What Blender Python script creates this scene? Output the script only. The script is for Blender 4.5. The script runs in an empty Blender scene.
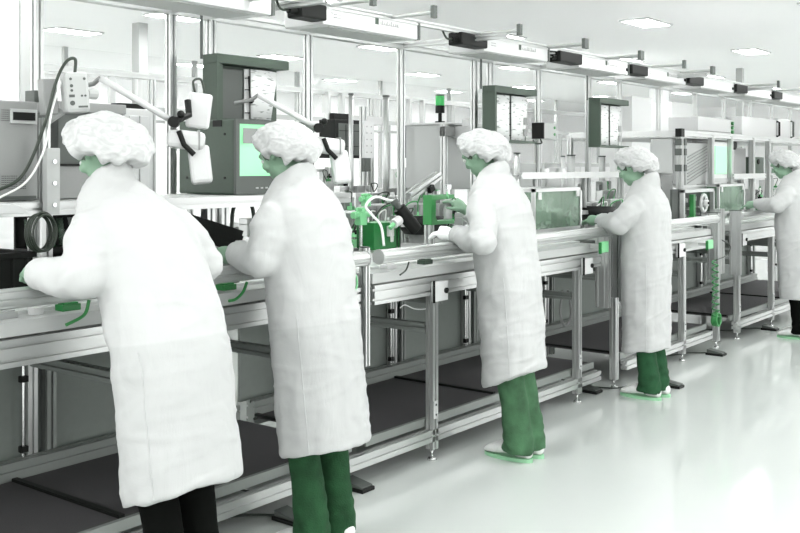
import bpy, bmesh, math, random
from mathutils import Vector, Matrix, noise
random.seed(7)
R = math.radians
C = bpy.context.scene.collection
sc = bpy.context.scene
# ------------------------------------------------------------------ camera
F = 1000.0; CH = 1.47; HOR = 167.0
TH = math.atan(774.0 / F)                     # the bench line runs along +X, TH right of the view
cs, sn = math.cos(TH), math.sin(TH)
cam = bpy.data.cameras.new('camera'); co = bpy.data.objects.new('camera', cam); C.objects.link(co)
cam.sensor_width = 36; cam.lens = 36 * F / 800; cam.clip_start = .05; cam.clip_end = 100
cam.shift_y = -(266.5 - HOR) / 800
co.location = (0, 0, CH); co.rotation_euler = (R(90), 0, TH - R(90))
sc.camera = co
# ------------------------------------------------------------------ world, light, exposure
wd = bpy.data.worlds.new('world'); sc.world = wd; wd.use_nodes = True
bg = wd.node_tree.nodes['Background']; bg.inputs[0].default_value = (1, 1, 1, 1); bg.inputs[1].default_value = 1.25
sc.view_settings.view_transform = 'Standard'; sc.view_settings.look = 'None'
sc.view_settings.gamma = 1; sc.view_settings.use_curve_mapping = False
sc.view_settings.exposure = 1.25
PANEL_STRENGTH = 20.0

# ------------------------------------------------------------------ materials
def mat(name, col, rough=.5, metal=0, emit=0, bump=0, bscale=60, alpha=1, spec=.5, var=0, vscale=8, trans=0):
    m = bpy.data.materials.new(name); m.use_nodes = True
    nt = m.node_tree; b = nt.nodes['Principled BSDF']
    b.inputs['Base Color'].default_value = (*col, 1); b.inputs['Roughness'].default_value = rough
    b.inputs['Metallic'].default_value = metal; b.inputs['Alpha'].default_value = alpha
    b.inputs['Specular IOR Level'].default_value = spec
    if trans: b.inputs['Transmission Weight'].default_value = trans
    if emit:
        b.inputs['Emission Color'].default_value = (*col, 1); b.inputs['Emission Strength'].default_value = emit
    tc = nt.nodes.new('ShaderNodeTexCoord')
    if var:
        n = nt.nodes.new('ShaderNodeTexNoise'); n.inputs['Scale'].default_value = vscale; n.inputs['Detail'].default_value = 4
        nt.links.new(tc.outputs['Object'], n.inputs['Vector'])
        r = nt.nodes.new('ShaderNodeMapRange'); r.inputs[1].default_value = .3; r.inputs[2].default_value = .7
        r.inputs[3].default_value = 1 - var; r.inputs[4].default_value = 1 + var
        nt.links.new(n.outputs['Fac'], r.inputs[0])
        mx = nt.nodes.new('ShaderNodeMix'); mx.data_type = 'RGBA'; mx.blend_type = 'MULTIPLY'; mx.inputs[0].default_value = 1
        mx.inputs[6].default_value = (*col, 1); nt.links.new(r.outputs[0], mx.inputs[7])
        nt.links.new(mx.outputs[2], b.inputs['Base Color'])
    if bump:
        n2 = nt.nodes.new('ShaderNodeTexNoise'); n2.inputs['Scale'].default_value = bscale; n2.inputs['Detail'].default_value = 5
        nt.links.new(tc.outputs['Object'], n2.inputs['Vector'])
        bp = nt.nodes.new('ShaderNodeBump'); bp.inputs['Strength'].default_value = bump; bp.inputs['Distance'].default_value = .01
        nt.links.new(n2.outputs['Fac'], bp.inputs['Height']); nt.links.new(bp.outputs[0], b.inputs['Normal'])
    return m
M = dict(
    alu=mat('aluminium', (.49, .505, .495), .34, .75, var=.04, vscale=3),
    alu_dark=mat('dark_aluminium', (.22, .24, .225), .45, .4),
    steel=mat('steel', (.6, .62, .61), .25, .9),
    white=mat('white_plastic', (.55, .56, .555), .35),
    paint=mat('white_paint', (.955, .96, .957), .6),
    grey=mat('grey_paint', (.23, .238, .232), .5, var=.03, vscale=200),
    lgrey=mat('light_grey_paint', (.40, .415, .405), .5),
    dgrey=mat('dark_grey_paint', (.065, .075, .068), .5),
    shelf=mat('shelf_mat', (.048, .046, .048), .7, bump=.15, bscale=200),
    panel=mat('panel_grey_green', (.165, .188, .172), .6, var=.03, vscale=30),
    black=mat('black_plastic', (.006, .007, .006), .5, spec=.2),
    cable=mat('black_cable', (.02, .03, .02), .5),
    wcable=mat('white_cable', (.8, .82, .8), .5),
    dgreen=mat('dark_green_housing', (.038, .062, .043), .5, var=.05, vscale=90),
    green=mat('green_part', (.03, .22, .055), .4),
    deepgreen=mat('deep_green_part', (.012, .16, .035), .4),
    lgreen=mat('light_green_plastic', (.19, .52, .25), .4),
    screen=mat('green_screen', (.25, .62, .33), .35, emit=.35, spec=.2),
    greenglass=mat('green_lamp_glass', (.03, .35, .08), .15, emit=.12),
    skin=mat('skin', (.19, .31, .215), .55, bump=.1, bscale=90),
    hair=mat('dark_hair', (.05, .07, .05), .7),
    net=mat('hairnet_fabric', (.50, .51, .505), .8, bump=.08, bscale=7, var=.07, vscale=6, spec=.2),
    ljeans=mat('light_green_denim', (.045, .11, .055), .85, bump=.3, bscale=160, var=.35, vscale=12, spec=.2),
    jeans=mat('green_denim', (.012, .050, .019), .85, bump=.3, bscale=160, var=.3, vscale=14, spec=.2),
    djeans=mat('dark_green_denim', (.015, .06, .025), .85, bump=.3, bscale=160, var=.3, vscale=14, spec=.2),
    bpants=mat('black_cloth', (.003, .0035, .003), .95, spec=.05),
    shoe=mat('white_shoe', (.62, .64, .62), .6, var=.08, vscale=40),
    sole=mat('green_sole', (.25, .5, .3), .6),
    glove=mat('white_glove', (.86, .88, .87), .6, bump=.2, bscale=60),
    foam=mat('pale_tray', (.55, .58, .56), .5),
)
def coat_mat(name, zc, slope):
    m = mat(name, (.86, .88, .87), .85, spec=.15)
    nt = m.node_tree; b = nt.nodes['Principled BSDF']
    tc = nt.nodes.new('ShaderNodeTexCoord'); sp = nt.nodes.new('ShaderNodeSeparateXYZ'); nt.links.new(tc.outputs['Object'], sp.inputs[0])
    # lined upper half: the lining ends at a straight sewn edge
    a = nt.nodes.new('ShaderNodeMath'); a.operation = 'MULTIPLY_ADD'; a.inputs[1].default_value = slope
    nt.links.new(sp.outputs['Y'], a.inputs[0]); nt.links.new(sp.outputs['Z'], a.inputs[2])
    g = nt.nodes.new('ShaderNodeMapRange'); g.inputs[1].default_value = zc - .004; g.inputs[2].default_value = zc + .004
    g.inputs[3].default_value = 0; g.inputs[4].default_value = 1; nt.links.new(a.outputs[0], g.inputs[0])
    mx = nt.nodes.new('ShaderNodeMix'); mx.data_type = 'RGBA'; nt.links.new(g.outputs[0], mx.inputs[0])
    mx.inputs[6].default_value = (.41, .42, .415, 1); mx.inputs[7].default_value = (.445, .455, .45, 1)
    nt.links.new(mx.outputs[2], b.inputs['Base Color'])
    mp = nt.nodes.new('ShaderNodeMapping'); mp.inputs['Scale'].default_value = (1, 1, .45); nt.links.new(tc.outputs['Object'], mp.inputs[0])
    n = nt.nodes.new('ShaderNodeTexNoise'); n.inputs['Scale'].default_value = 7; n.inputs['Detail'].default_value = 4; n.inputs['Distortion'].default_value = 1.2
    nt.links.new(mp.outputs[0], n.inputs['Vector'])
    n2 = nt.nodes.new('ShaderNodeTexNoise'); n2.inputs['Scale'].default_value = 400
    nt.links.new(tc.outputs['Object'], n2.inputs['Vector'])
    b1 = nt.nodes.new('ShaderNodeBump'); b1.inputs['Strength'].default_value = .30; b1.inputs['Distance'].default_value = .02
    nt.links.new(n.outputs['Fac'], b1.inputs['Height'])
    b2 = nt.nodes.new('ShaderNodeBump'); b2.inputs['Strength'].default_value = .15; b2.inputs['Distance'].default_value = .003
    nt.links.new(n2.outputs['Fac'], b2.inputs['Height']); nt.links.new(b1.outputs[0], b2.inputs['Normal'])
    nt.links.new(b2.outputs[0], b.inputs['Normal'])
    return m
def glass_mat(name, col, fac):
    m = bpy.data.materials.new(name); m.use_nodes = True; nt = m.node_tree; nt.nodes.clear()
    o = nt.nodes.new('ShaderNodeOutputMaterial'); mx = nt.nodes.new('ShaderNodeMixShader')
    t = nt.nodes.new('ShaderNodeBsdfTransparent'); t.inputs[0].default_value = (*[min(1, c * 1.6) for c in col], 1)
    p = nt.nodes.new('ShaderNodeBsdfPrincipled'); p.inputs['Base Color'].default_value = (*col, 1); p.inputs['Roughness'].default_value = .12
    n = nt.nodes.new('ShaderNodeTexNoise'); n.inputs['Scale'].default_value = 9; n.inputs['Distortion'].default_value = 1
    tc = nt.nodes.new('ShaderNodeTexCoord'); nt.links.new(tc.outputs['Object'], n.inputs['Vector'])
    r = nt.nodes.new('ShaderNodeMapRange'); r.inputs[3].default_value = fac - .18; r.inputs[4].default_value = fac + .18
    nt.links.new(n.outputs['Fac'], r.inputs[0]); nt.links.new(r.outputs[0], mx.inputs[0])
    nt.links.new(t.outputs[0], mx.inputs[1]); nt.links.new(p.outputs[0], mx.inputs[2]); nt.links.new(mx.outputs[0], o.inputs[0])
    return m
M['glass'] = glass_mat('green_guard_glass', (.33, .42, .35), .36)
m = glass_mat('clear_pane', (.9, .92, .91), .25); M['clear'] = m
for nd in m.node_tree.nodes:
    if nd.type == 'MAP_RANGE': nd.inputs[3].default_value = nd.inputs[4].default_value = .06
# hairnet: thin gathered gauze, the hair shows through where it lies close
m = M['net']; nt = m.node_tree; b_ = nt.nodes['Principled BSDF']
n_ = nt.nodes.new('ShaderNodeTexNoise'); n_.inputs['Scale'].default_value = 6; n_.inputs['Detail'].default_value = 1; n_.inputs['Distortion'].default_value = 2
r_ = nt.nodes.new('ShaderNodeMapRange'); r_.inputs[1].default_value = .35; r_.inputs[2].default_value = .62; r_.inputs[3].default_value = .80; r_.inputs[4].default_value = .97
nt.links.new(n_.outputs['Fac'], r_.inputs[0]); nt.links.new(r_.outputs[0], b_.inputs['Alpha'])
def page_mat():
    m = mat('printed_page', (.85, .86, .85), .7); nt = m.node_tree; b = nt.nodes['Principled BSDF']
    tc = nt.nodes.new('ShaderNodeTexCoord'); mp = nt.nodes.new('ShaderNodeMapping'); mp.inputs['Rotation'].default_value = (R(90), 0, 0)
    nt.links.new(tc.outputs['Object'], mp.inputs[0])
    n = nt.nodes.new('ShaderNodeTexNoise'); n.inputs['Scale'].default_value = 1; mp.inputs['Scale'].default_value = (16, 5, 95)
    mp.inputs['Rotation'].default_value = (0, 0, 0)
    nt.links.new(mp.outputs[0], n.inputs['Vector']); n.inputs['Detail'].default_value = 1
    r = nt.nodes.new('ShaderNodeMapRange'); r.inputs[1].default_value = .60; r.inputs[2].default_value = .66; r.inputs[3].default_value = 0; r.inputs[4].default_value = 1
    nt.links.new(n.outputs['Fac'], r.inputs[0])
    mx = nt.nodes.new('ShaderNodeMix'); mx.data_type = 'RGBA'; nt.links.new(r.outputs[0], mx.inputs[0])
    mx.inputs[6].default_value = (.8, .82, .81, 1); mx.inputs[7].default_value = (.35, .38, .36, 1); nt.links.new(mx.outputs[2], b.inputs['Base Color'])
    return m
M['page'] = page_mat()

# ------------------------------------------------------------------ measuring helpers (metres on a chosen plane)
def onY(px, Y):
    t = (px - 400) / F; Z = Y / (sn - t * cs); return Z * (cs + t * sn)
def pt(px, py, Y):
    t = (px - 400) / F; Z = Y / (sn - t * cs); return Vector((Z * (cs + t * sn), Y, CH - (py - HOR) / F * Z))
def ptX(px, py, X):
    t = (px - 400) / F; Z = X / (cs + t * sn); return Vector((X, Z * (sn - t * cs), CH - (py - HOR) / F * Z))

# ------------------------------------------------------------------ mesh builder
ORG = {}
class MB:
    def __init__(s): s.v = []; s.f = []
    def add(s, vs, fs):
        n = len(s.v); s.v += [Vector(a) for a in vs]; s.f += [[i + n for i in f] for f in fs]; return s
    def box(s, a, b):
        x0, y0, z0 = [min(p, q) for p, q in zip(a, b)]; x1, y1, z1 = [max(p, q) for p, q in zip(a, b)]
        return s.add([(x0,y0,z0),(x1,y0,z0),(x1,y1,z0),(x0,y1,z0),(x0,y0,z1),(x1,y0,z1),(x1,y1,z1),(x0,y1,z1)],
                     [(0,3,2,1),(4,5,6,7),(0,1,5,4),(1,2,6,5),(2,3,7,6),(3,0,4,7)])
    def obox(s, c, size, mtx):
        n = len(s.v); h = [q / 2 for q in size]
        s.box([-q for q in h], h)
        for i in range(n, len(s.v)): s.v[i] = mtx @ s.v[i] + Vector(c)
        return s
    def prism(s, poly, p0, p1, up=(0, 0, 1)):        # poly (u,v) extruded p0->p1
        p0, p1 = Vector(p0), Vector(p1); d = (p1 - p0).normalized(); up = Vector(up)
        if abs(d.dot(up)) > .95: up = Vector((0, 1, 0))
        u = d.cross(up).normalized(); w = u.cross(d)
        n = len(poly)
        vs = [p0 + u * a + w * b for a, b in poly] + [p1 + u * a + w * b for a, b in poly]
        return s.add(vs, [list(range(n))[::-1], list(range(n, 2 * n))] + [(i, (i + 1) % n, n + (i + 1) % n, n + i) for i in range(n)])
    def profile(s, p0, p1, w=.045, h=.045, nw=1, nh=1, up=(0, 0, 1)):   # slotted extrusion
        def side(L, n):
            out = []; g = .011; d = .012
            for k in range(n):
                c = -L / 2 + L * (k + .5) / n
                out += [(c - g / 2, 0), (c - g / 2, d), (c + g / 2, d), (c + g / 2, 0)]
            return out
        poly = []
        poly.append((-w/2, -h/2)); poly += [(a, -h/2 + b) for a, b in side(w, nw)]
        poly.append((w/2, -h/2)); poly += [(w/2 - b, a) for a, b in side(h, nh)]
        poly.append((w/2, h/2)); poly += [(-a, h/2 - b) for a, b in side(w, nw)]
        poly.append((-w/2, h/2)); poly += [(-w/2 + b, -a) for a, b in side(h, nh)]
        return s.prism(poly, p0, p1, up)
    def tube(s, pts, r, n=10, caps=True):
        pts = [Vector(p) for p in pts]; rs = r if isinstance(r, (list, tuple)) else [r] * len(pts)
        base = len(s.v); prev = None
        for i, p in enumerate(pts):
            d = (pts[min(i + 1, len(pts) - 1)] - pts[max(i - 1, 0)]).normalized()
            if prev is None:
                a = Vector((0, 0, 1)) if abs(d.z) < .9 else Vector((1, 0, 0)); u = d.cross(a).normalized()
            else:
                u = (prev - d * prev.dot(d)).normalized()
            prev = u; w = d.cross(u)
            for k in range(n):
                t = 2 * math.pi * k / n; s.v.append(p + (u * math.cos(t) + w * math.sin(t)) * rs[i])
        for i in range(len(pts) - 1):
            for k in range(n):
                a = base + i * n + k; b = base + i * n + (k + 1) % n; s.f.append([a, b, b + n, a + n])
        if caps:
            s.f.append([base + k for k in range(n)][::-1]); s.f.append([base + (len(pts) - 1) * n + k for k in range(n)])
        return s
    def cyl(s, p0, p1, r, n=16, r1=None): return s.tube([p0, p1], [r, r if r1 is None else r1], n)
    def ring(s, c, Rr, r, axis='Y', n=28, m=8, sx=1, sz=1):
        pts = []
        b0 = len(s.v)
        for i in range(n):
            t = 2 * math.pi * i / n
            for j in range(m):
                q = 2 * math.pi * j / m; rr = Rr + r * math.cos(q); h = r * math.sin(q)
                a, b = rr * math.cos(t) * sx, rr * math.sin(t) * sz
                p = {'Y': (a, h, b), 'X': (h, a, b), 'Z': (a, b, h)}[axis]; s.v.append(Vector(c) + Vector(p))
        for i in range(n):
            for j in range(m):
                s.f.append([b0 + i*m + j, b0 + i*m + (j+1) % m, b0 + ((i+1) % n)*m + (j+1) % m, b0 + ((i+1) % n)*m + j])
        return s
    def ball(s, c, r, n=12, m=8):
        r = r if isinstance(r, (tuple, list)) else (r, r, r); b0 = len(s.v); c = Vector(c)
        for i in range(1, m):
            a = math.pi * i / m
            for k in range(n):
                t = 2 * math.pi * k / n; s.v.append(c + Vector((r[0]*math.sin(a)*math.cos(t), r[1]*math.sin(a)*math.sin(t), r[2]*math.cos(a))))
        top = len(s.v); s.v.append(c + Vector((0, 0, r[2]))); s.v.append(c - Vector((0, 0, r[2])))
        for k in range(n): s.f.append([top, b0 + k, b0 + (k+1) % n]); s.f.append([top + 1, b0 + (m-2)*n + (k+1) % n, b0 + (m-2)*n + k])
        for i in range(m - 2):
            for k in range(n): s.f.append([b0+i*n+k, b0+(i+1)*n+k, b0+(i+1)*n+(k+1) % n, b0+i*n+(k+1) % n])
        return s
    def build(s, name, mt, parent=None, bevel=0, smooth=False, origin=None):
        me = bpy.data.meshes.new(name)
        if parent is not None: o0 = ORG[parent.name]
        elif origin is not None: o0 = Vector(origin)
        else:
            xs = [v.x for v in s.v]; ys = [v.y for v in s.v]; zs = [v.z for v in s.v]
            o0 = Vector(((min(xs)+max(xs))/2, (min(ys)+max(ys))/2, min(zs)))
        me.from_pydata([v - o0 for v in s.v], [], s.f)
        bm = bmesh.new(); bm.from_mesh(me); bmesh.ops.recalc_face_normals(bm, faces=bm.faces); bm.to_mesh(me); bm.free()
        me.materials.append(M[mt] if isinstance(mt, str) else mt)
        for p in me.polygons: p.use_smooth = smooth
        o = bpy.data.objects.new(name, me); C.objects.link(o); ORG[o.name] = o0
        if parent is None: o.location = o0
        else: o.parent = parent
        if bevel:
            b = o.modifiers.new('bevel', 'BEVEL'); b.width = bevel; b.segments = 2; b.limit_method = 'ANGLE'
        return o
def smooth_path(pts, n=8):
    pts = [Vector(p) for p in pts]; out = []
    P = [pts[0] * 2 - pts[1]] + pts + [pts[-1] * 2 - pts[-2]]
    for i in range(1, len(P) - 2):
        for k in range(n):
            t = k / n; a, b, c, d = P[i-1], P[i], P[i+1], P[i+2]
            out.append(.5 * ((2*b) + (c-a)*t + (2*a-5*b+4*c-d)*t*t + (3*b-a-3*c+d)*t*t*t))
    out.append(pts[-1]); return out
def tag(o, label, cat, group=None, kind=None):
    o['label'] = label; o['category'] = cat
    if group: o['group'] = group
    if kind: o['kind'] = kind
    return o
def thing(name, label, cat, loc, group=None):
    o = bpy.data.objects.new(name, None); C.objects.link(o); o.location = loc; o.empty_display_size = .1
    ORG[o.name] = Vector(loc); return tag(o, label, cat, group)
def struct(o): o['kind'] = 'structure'; return o

# ================================================================== SETTING
fm = mat('epoxy_floor', (.50, .53, .508), .10, bump=.02, bscale=1.2, var=.02, vscale=1.5, spec=.6)
CZ = 3.05
struct(MB().box((-4, -5, -.1), (26, 15, 0)).build('floor', fm))
struct(MB().box((-4, -5, CZ), (26, 15, CZ + .1)).build('ceiling', 'paint'))
struct(MB().box((-4, 15, 0), (26, 15.1, CZ)).build('wall_back', 'paint'))
struct(MB().box((26, -5, 0), (26.1, 15, CZ)).build('wall_right', 'paint'))
lamp_m = mat('lamp_diffuser', (1, 1, 1), .5, emit=PANEL_STRENGTH)
# recessed ceiling panels
first = None
k = 0
for ix in range(7):
    for iy in range(10):
        x = ix * 3.42; y = -2.85 + iy * 1.85
        if first is None:
            t = thing('ceiling_light', 'x', 'ceiling light', (x, y, CZ), 'recessed ceiling light panels')
            MB().box((x-.3, y-.15, CZ-.012), (x+.3, y+.15, CZ-.004)).build('diffuser', lamp_m, t)
            fr = MB()
            for a, b in (((x-.32,y-.17),(x+.32,y-.15)),((x-.32,y+.15),(x+.32,y+.17)),((x-.32,y-.15),(x-.3,y+.15)),((x+.3,y-.15),(x+.32,y+.15))):
                fr.box((*a, CZ-.018), (*b, CZ-.001))
            fr.build('frame', 'white', t); first = t
        else:
            t = first.copy(); C.objects.link(t); t.location = (x, y, CZ)
            for ch in first.children: c = ch.copy(); C.objects.link(c); c.parent = t
        t['label'] = 'white rectangular light panel recessed in the cleanroom ceiling'
# ceiling columns
def column(px, Y, w, label, m='paint'):
    x = onY(px, Y)
    struct(MB().box((x - w/2, Y - w/2, 0), (x + w/2, Y + w/2, CZ)).build('column', m))
column(659, 8.2, .30, '')
column(140, 9.0, .12, '', 'lgrey')
column(740, 5.5, .10, '', 'lgrey')
x0 = onY(-60, 5.2); x1 = onY(19, 5.2)
struct(MB().box((x0, 5.2, 0), (x1, 5.35, CZ)).build('wall_left', 'paint'))
MB_ = MB().box((x1, 5.18, 0), (x1 + .06, 5.37, CZ)).build('trim_1', 'lgrey'); struct(MB_)
# partition wall with windows far behind
py = 11.5
pw = MB().box((5, py, 0), (24, py + .06, .95)).build('wall_partition', 'paint'); struct(pw)
for i in range(9):
    xx = 5.5 + i * 2.2
    w = struct(MB().box((xx - .03, py, .95), (xx + .03, py + .06, CZ)).box((xx + .03, py, 2.1), (xx + 2.17, py + .04, 2.14)).build('window_%d' % (i + 1), 'lgrey'))
    MB().box((xx + .03, py + .02, .95), (xx + 2.17, py + .03, CZ)).build('pane', 'clear', w)

# ================================================================== WORKBENCHES
YF, YB = 2.95, 3.80
def ribbed(mb, x0, x1, y, z, r=.033):
    poly = []
    for i in range(48):
        t = 2 * math.pi * i / 48; rr = r * (1 - (.13 if i % 6 == 0 else 0)); poly.append((rr * math.cos(t), rr * math.sin(t)))
    mb.prism(poly, (x0, y, z), (x1, y, z))
def bench(x0, x1, legs, back, label, clamp=(), endcols=(0, 1), colw=.09):
    t = thing('workbench', label, 'workbench', ((x0+x1)/2, YF, 0), 'aluminium profile workbenches along the line')
    m = MB(); ribbed(m, x0, x1, YF - .05, 1.055); m.build('arm_rest_tube', 'alu', t)
    for xc, e in ((x0, -.008), (x1, .008)): MB().cyl((xc - e*.3, YF - .05, 1.055), (xc + e, YF - .05, 1.055), .036, 20).build('tube_end_cap', 'lgrey', t)
    MB().profile((x0, YF, .875), (x1, YF, .875), .045, .09, 1, 2).build('front_rail', 'alu', t)
    MB().box((x0, YF - .01, .925), (x1, YF + .12, .975)).build('side_channel', 'lgrey', t, .004)
    MB().profile((x0, YF, .125), (x1 + (.10 if colw < .05 else 0), YF, .125), .045, .06, 1, 1).build('bottom_rail', 'alu', t)
    MB().box((x0, YF + .03, .165), (x1, YF + .05, .205)).build('shelf_edge', 'alu_dark', t)
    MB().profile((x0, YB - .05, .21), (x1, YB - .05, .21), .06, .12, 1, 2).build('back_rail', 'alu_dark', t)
    n = max(1, round((x1 - x0) / 1.2)); L = (x1 - x0) / n
    for i in range(n):
        MB().box((x0 + i*L + .008, YF + .055, .185), (x0 + (i+1)*L - .008, YB - .085, .20)).build('lower_shelf', 'shelf', t, .002)
        MB().box((x0 + i*L - .012, YF + .06, .199), (x0 + i*L + .012, YB - .09, .212)).build('shelf_divider', 'black', t)
    MB().box((x0, YB + .03, .25), (x1, YB + .045, .97)).build('back_panel', 'panel', t)
    MB().box((x0, YF + .13, .962), (x1, YB + .9, .985)).build('work_top', 'foam', t)
    MB().box((x0, YF + .03, .885), (x1, YF + .125, .892)).build('cable_tray', 'lgrey', t)
    for lx in legs:
        l = MB().profile((lx, YF, .055), (lx, YF, .83)).build('leg', 'alu', t)
        MB().cyl((lx, YF, .012), (lx, YF, .056), .007, 12).cyl((lx, YF, 0), (lx, YF, .012), .026, 20, .020).build('foot', 'steel', l, 0, True)
        MB().box((lx - .024, YF - .030, .21), (lx + .012, YF - .023, .30)).build('bracket', 'lgrey', l, .002)
        MB().cyl((lx-.006, YF-.031, .23), (lx-.006, YF-.027, .23), .006).cyl((lx-.006, YF-.031, .28), (lx-.006, YF-.027, .28), .006).build('bolt', 'black', l)
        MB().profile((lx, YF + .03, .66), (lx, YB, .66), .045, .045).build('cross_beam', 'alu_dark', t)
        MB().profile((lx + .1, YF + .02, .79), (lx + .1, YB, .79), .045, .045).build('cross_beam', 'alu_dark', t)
    for lx in back:
        l = MB().profile((lx, YB, .03), (lx, YB, .95)).build('back_leg', 'alu', t)
        MB().cyl((lx - .05, YB - .03, .27), (lx - .05, YB - .03, .95), .006).build('tie_rod', 'steel', t)
        for zc in (.29, .58): MB().box((lx - .066, YB - .045, zc), (lx - .034, YB - .02, zc + .025)).build('rod_clamp', 'black', t)
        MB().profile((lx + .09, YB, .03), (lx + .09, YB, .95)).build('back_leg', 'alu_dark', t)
    for lx in clamp:
        c = MB().box((lx - .06, YF - .052, .80), (lx + .05, YF - .024, .90)).build('clamp_block', 'white', t, .003)
        MB().box((lx - .068, YF - .052, .795), (lx - .061, YF - .042, .905)).build('gasket', 'black', c)
        MB().cyl((lx + .028, YF - .062, .85), (lx + .028, YF - .05, .85), .014).build('knob', 'black', c, 0, True)
    ends = [x0 - .02] * (0 in endcols) + [x1 + .03] * (1 in endcols)
    for e in ends:
        MB().profile((e, YF - .02, .56), (e, YF - .02, 1.10), .5*colw if colw > .05 else .03, colw, 1, 2 if colw > .05 else 1).build('end_column', 'alu', t)
        MB().box((e - colw*.53*.5, YF - .02 - colw*.52, 1.10), (e + colw*.53*.5, YF - .02 + colw*.52, 1.106)).build('end_cap', 'dgrey', t)
    return t
BA0, BA1 = 1.0, onY(357, YF)
BB0, BB1 = onY(371, YF), onY(598, YF)
BD0, BD1 = onY(624, YF), onY(710, YF)
BE0, BE1 = onY(734, YF), 11.4
bench(BA0, BA1, [2.38, 3.12], [onY(30, YB), onY(285, YB)], 'nearest workbench with ribbed tube arm rest, in front of the first two persons', (), (1,), .04)
bench(BB0, BB1, [onY(432, YF), onY(577, YF)], [onY(392, YB), onY(466, YB), onY(545, YB)], 'second workbench, where the person in light green jeans works', (onY(434, YF), onY(582, YF)), (1,))
bench(BD0, BD1, [onY(682, YF), onY(649, YF)], [onY(640, YB), onY(700, YB)], 'third workbench with a bright green tag, beside the person in dark green jeans', (onY(676, YF),), (0, 1))
bench(BE0, BE1, [onY(737, YF), onY(771, YF), 10.7], [onY(750, YB), onY(775, YB)], 'farthest workbench beside the person in black trousers', (onY(739, YF),), (0,))
# extra posts at the joints
def joint_post(px, z0, z1, label, y=YF):
    x = onY(px, y)
    t = thing('support_post', label, 'post', (x, y, 0), 'aluminium support posts between workbenches')
    l = MB().profile((x, y, z0), (x, y, z1)).build('upright', 'alu', t)
    MB().cyl((x, y, .012), (x, y, z0), .007, 12).cyl((x, y, 0), (x, y, .012), .026, 20, .02).build('foot', 'steel', t, 0, True)
joint_post(614, .055, .60, 'slim aluminium post standing left of the dark green jeans')
joint_post(716, .055, .60, 'slim aluminium post behind the coiled green cable')
# wide slotted columns at joint (behind the two green tags)
for px, lb in ((618, 'wide slotted aluminium column holding the light green tag beside the dark-jeans person'), (720, 'wide slotted aluminium column holding the light green tag above the coiled green cable')):
    x = onY(px, YF + .05)
    tag(MB().profile((x, YF + .06, .58), (x, YF + .06, 1.12), .12, .06, 3, 1).build('slotted_column', 'alu'), lb, 'column')

# ================================================================== OVERHEAD FRAME
def posts_frame(label, Yb, Yr, pxs, zt, x0, x1, rods=(), w=.038, zb=.985):
    t = thing('overhead_frame', label, 'frame', ((x0+x1)/2, Yb, 0))
    MB().profile((x0, Yb, zt), (x1, Yb, zt), .05, .05).build('top_beam', 'alu', t)
    if Yr: MB().profile((x0, Yr, zt + .035), (x1, Yr, zt + .035), .03, .03).build('lamp_rail', 'alu', t)
    for px in pxs:
        x = onY(px, Yb); MB().profile((x, Yb, zb), (x, Yb, zt - .025), w, w).build('post', 'alu', t)
        if Yr: MB().profile((x, Yb - .025, zt), (x, Yr - .25 if px % 2 else Yr, zt), .03, .03).build('cross_arm', 'alu', t)
    for a in rods:
        x = onY(a, Yr)
        r = MB().cyl((x, Yr, zt + .04), (x, Yr - .27, zt + .04), .011).build('outrigger_rod', 'alu', t)
        MB().box((x - .016, Yr - .285, zt + .01), (x + .016, Yr - .262, zt + .075)).build('rod_end_cap', 'dgrey', r, .002)
    return t
posts_frame('tall aluminium profile frame rising from the near line of benches, carrying the lamp housings', YB, 3.28,
            [37, 171, 211, 308, 401, 474, 490, 538, 588, 619, 658, 695, 724, 750, 771, 790], 2.225, 1.2, 17,
            [330, 392, 480, 547, 549, 607, 605, 651, 680, 681.5, 750, 775])
# lamp housings
def lamp(pa, pb, pc, label, Y=3.27, z0=2.165, z1=2.255, text=True, cat='lamp housing'):
    xa, xb = onY(pb, Y), onY(pc, Y)
    t = thing('lamp_housing', label, 'lamp housing', ((xa+xb)/2, Y + .15, z0), 'white lamp housings hung under the overhead frame')
    MB().box((xa, Y, z0), (xb, Y + .26, z1)).build('housing', 'white', t, .006)
    MB().box((xa + .08, Y + .03, z0 - .004), (xb - .08, Y + .23, z0 + .001)).build('louvre', 'lgrey', t)
    MB().box((xb - .004, Y - .006, z0 + .0), (xb + .014, Y + .03, z1 + .004)).build('end_plate', 'dgrey', t)
    if pa is not None:
        xc = onY(pa, Y)
        c = MB().box((xc + .05, Y - .03, z0 + .012), (xa - .002, Y + .07, z1 - .004)).build('connector_box', 'black', t, .008)
        MB().cyl((xc + .0, Y + .01, (z0+z1)/2 - .005), (xc + .051, Y + .01, (z0+z1)/2 - .005), .016).build('plug', 'black', c)
        MB().tube(smooth_path([(xc, Y + .01, (z0+z1)/2 - .005), (xc - .05, Y + .01, z0 + .04), (xc - .06, Y + .03, z1 - .01), (xc - .03, Y + .06, z1 + .01)]), .006, 8).build('supply_cable', 'cable', c, 0, True)
    if text:
        xm = xa + (xb - xa) * .52
        MB().box((xm, Y - .0015, z0 + .045), (xm + .028, Y + .001, z0 + .078)).build('logo', 'dgreen', t)
        lt = MB(); x = xm + .045
        for i in range(10):
            w = random.choice((.008, .012, .014)); lt.box((x, Y - .0015, z0 + .048), (x + .003, Y + .001, z0 + random.choice((.062, .07)))); lt.box((x, Y - .0015, z0 + .048), (x + w, Y + .001, z0 + .051)); x += w + .005
        lt.build('lettering', 'grey', t)
        lt = MB(); x = xa + .08
        for i in range(4): lt.box((x + i * .014, Y - .0015, z0 + .055), (x + .009 + i * .014, Y + .001, z0 + .059)); lt.box((x + i * .014, Y - .0015, z0 + .04), (x + .01 + i * .014, Y + .001, z0 + .044))
        lt.build('rating_marks', 'grey', t)
lamp(None, 80, 272, 'white lamp housing at the top left above the nearest persons')
lamp(290, 323, 418, 'white lamp housing left of the stack light, with small green logo')
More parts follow.
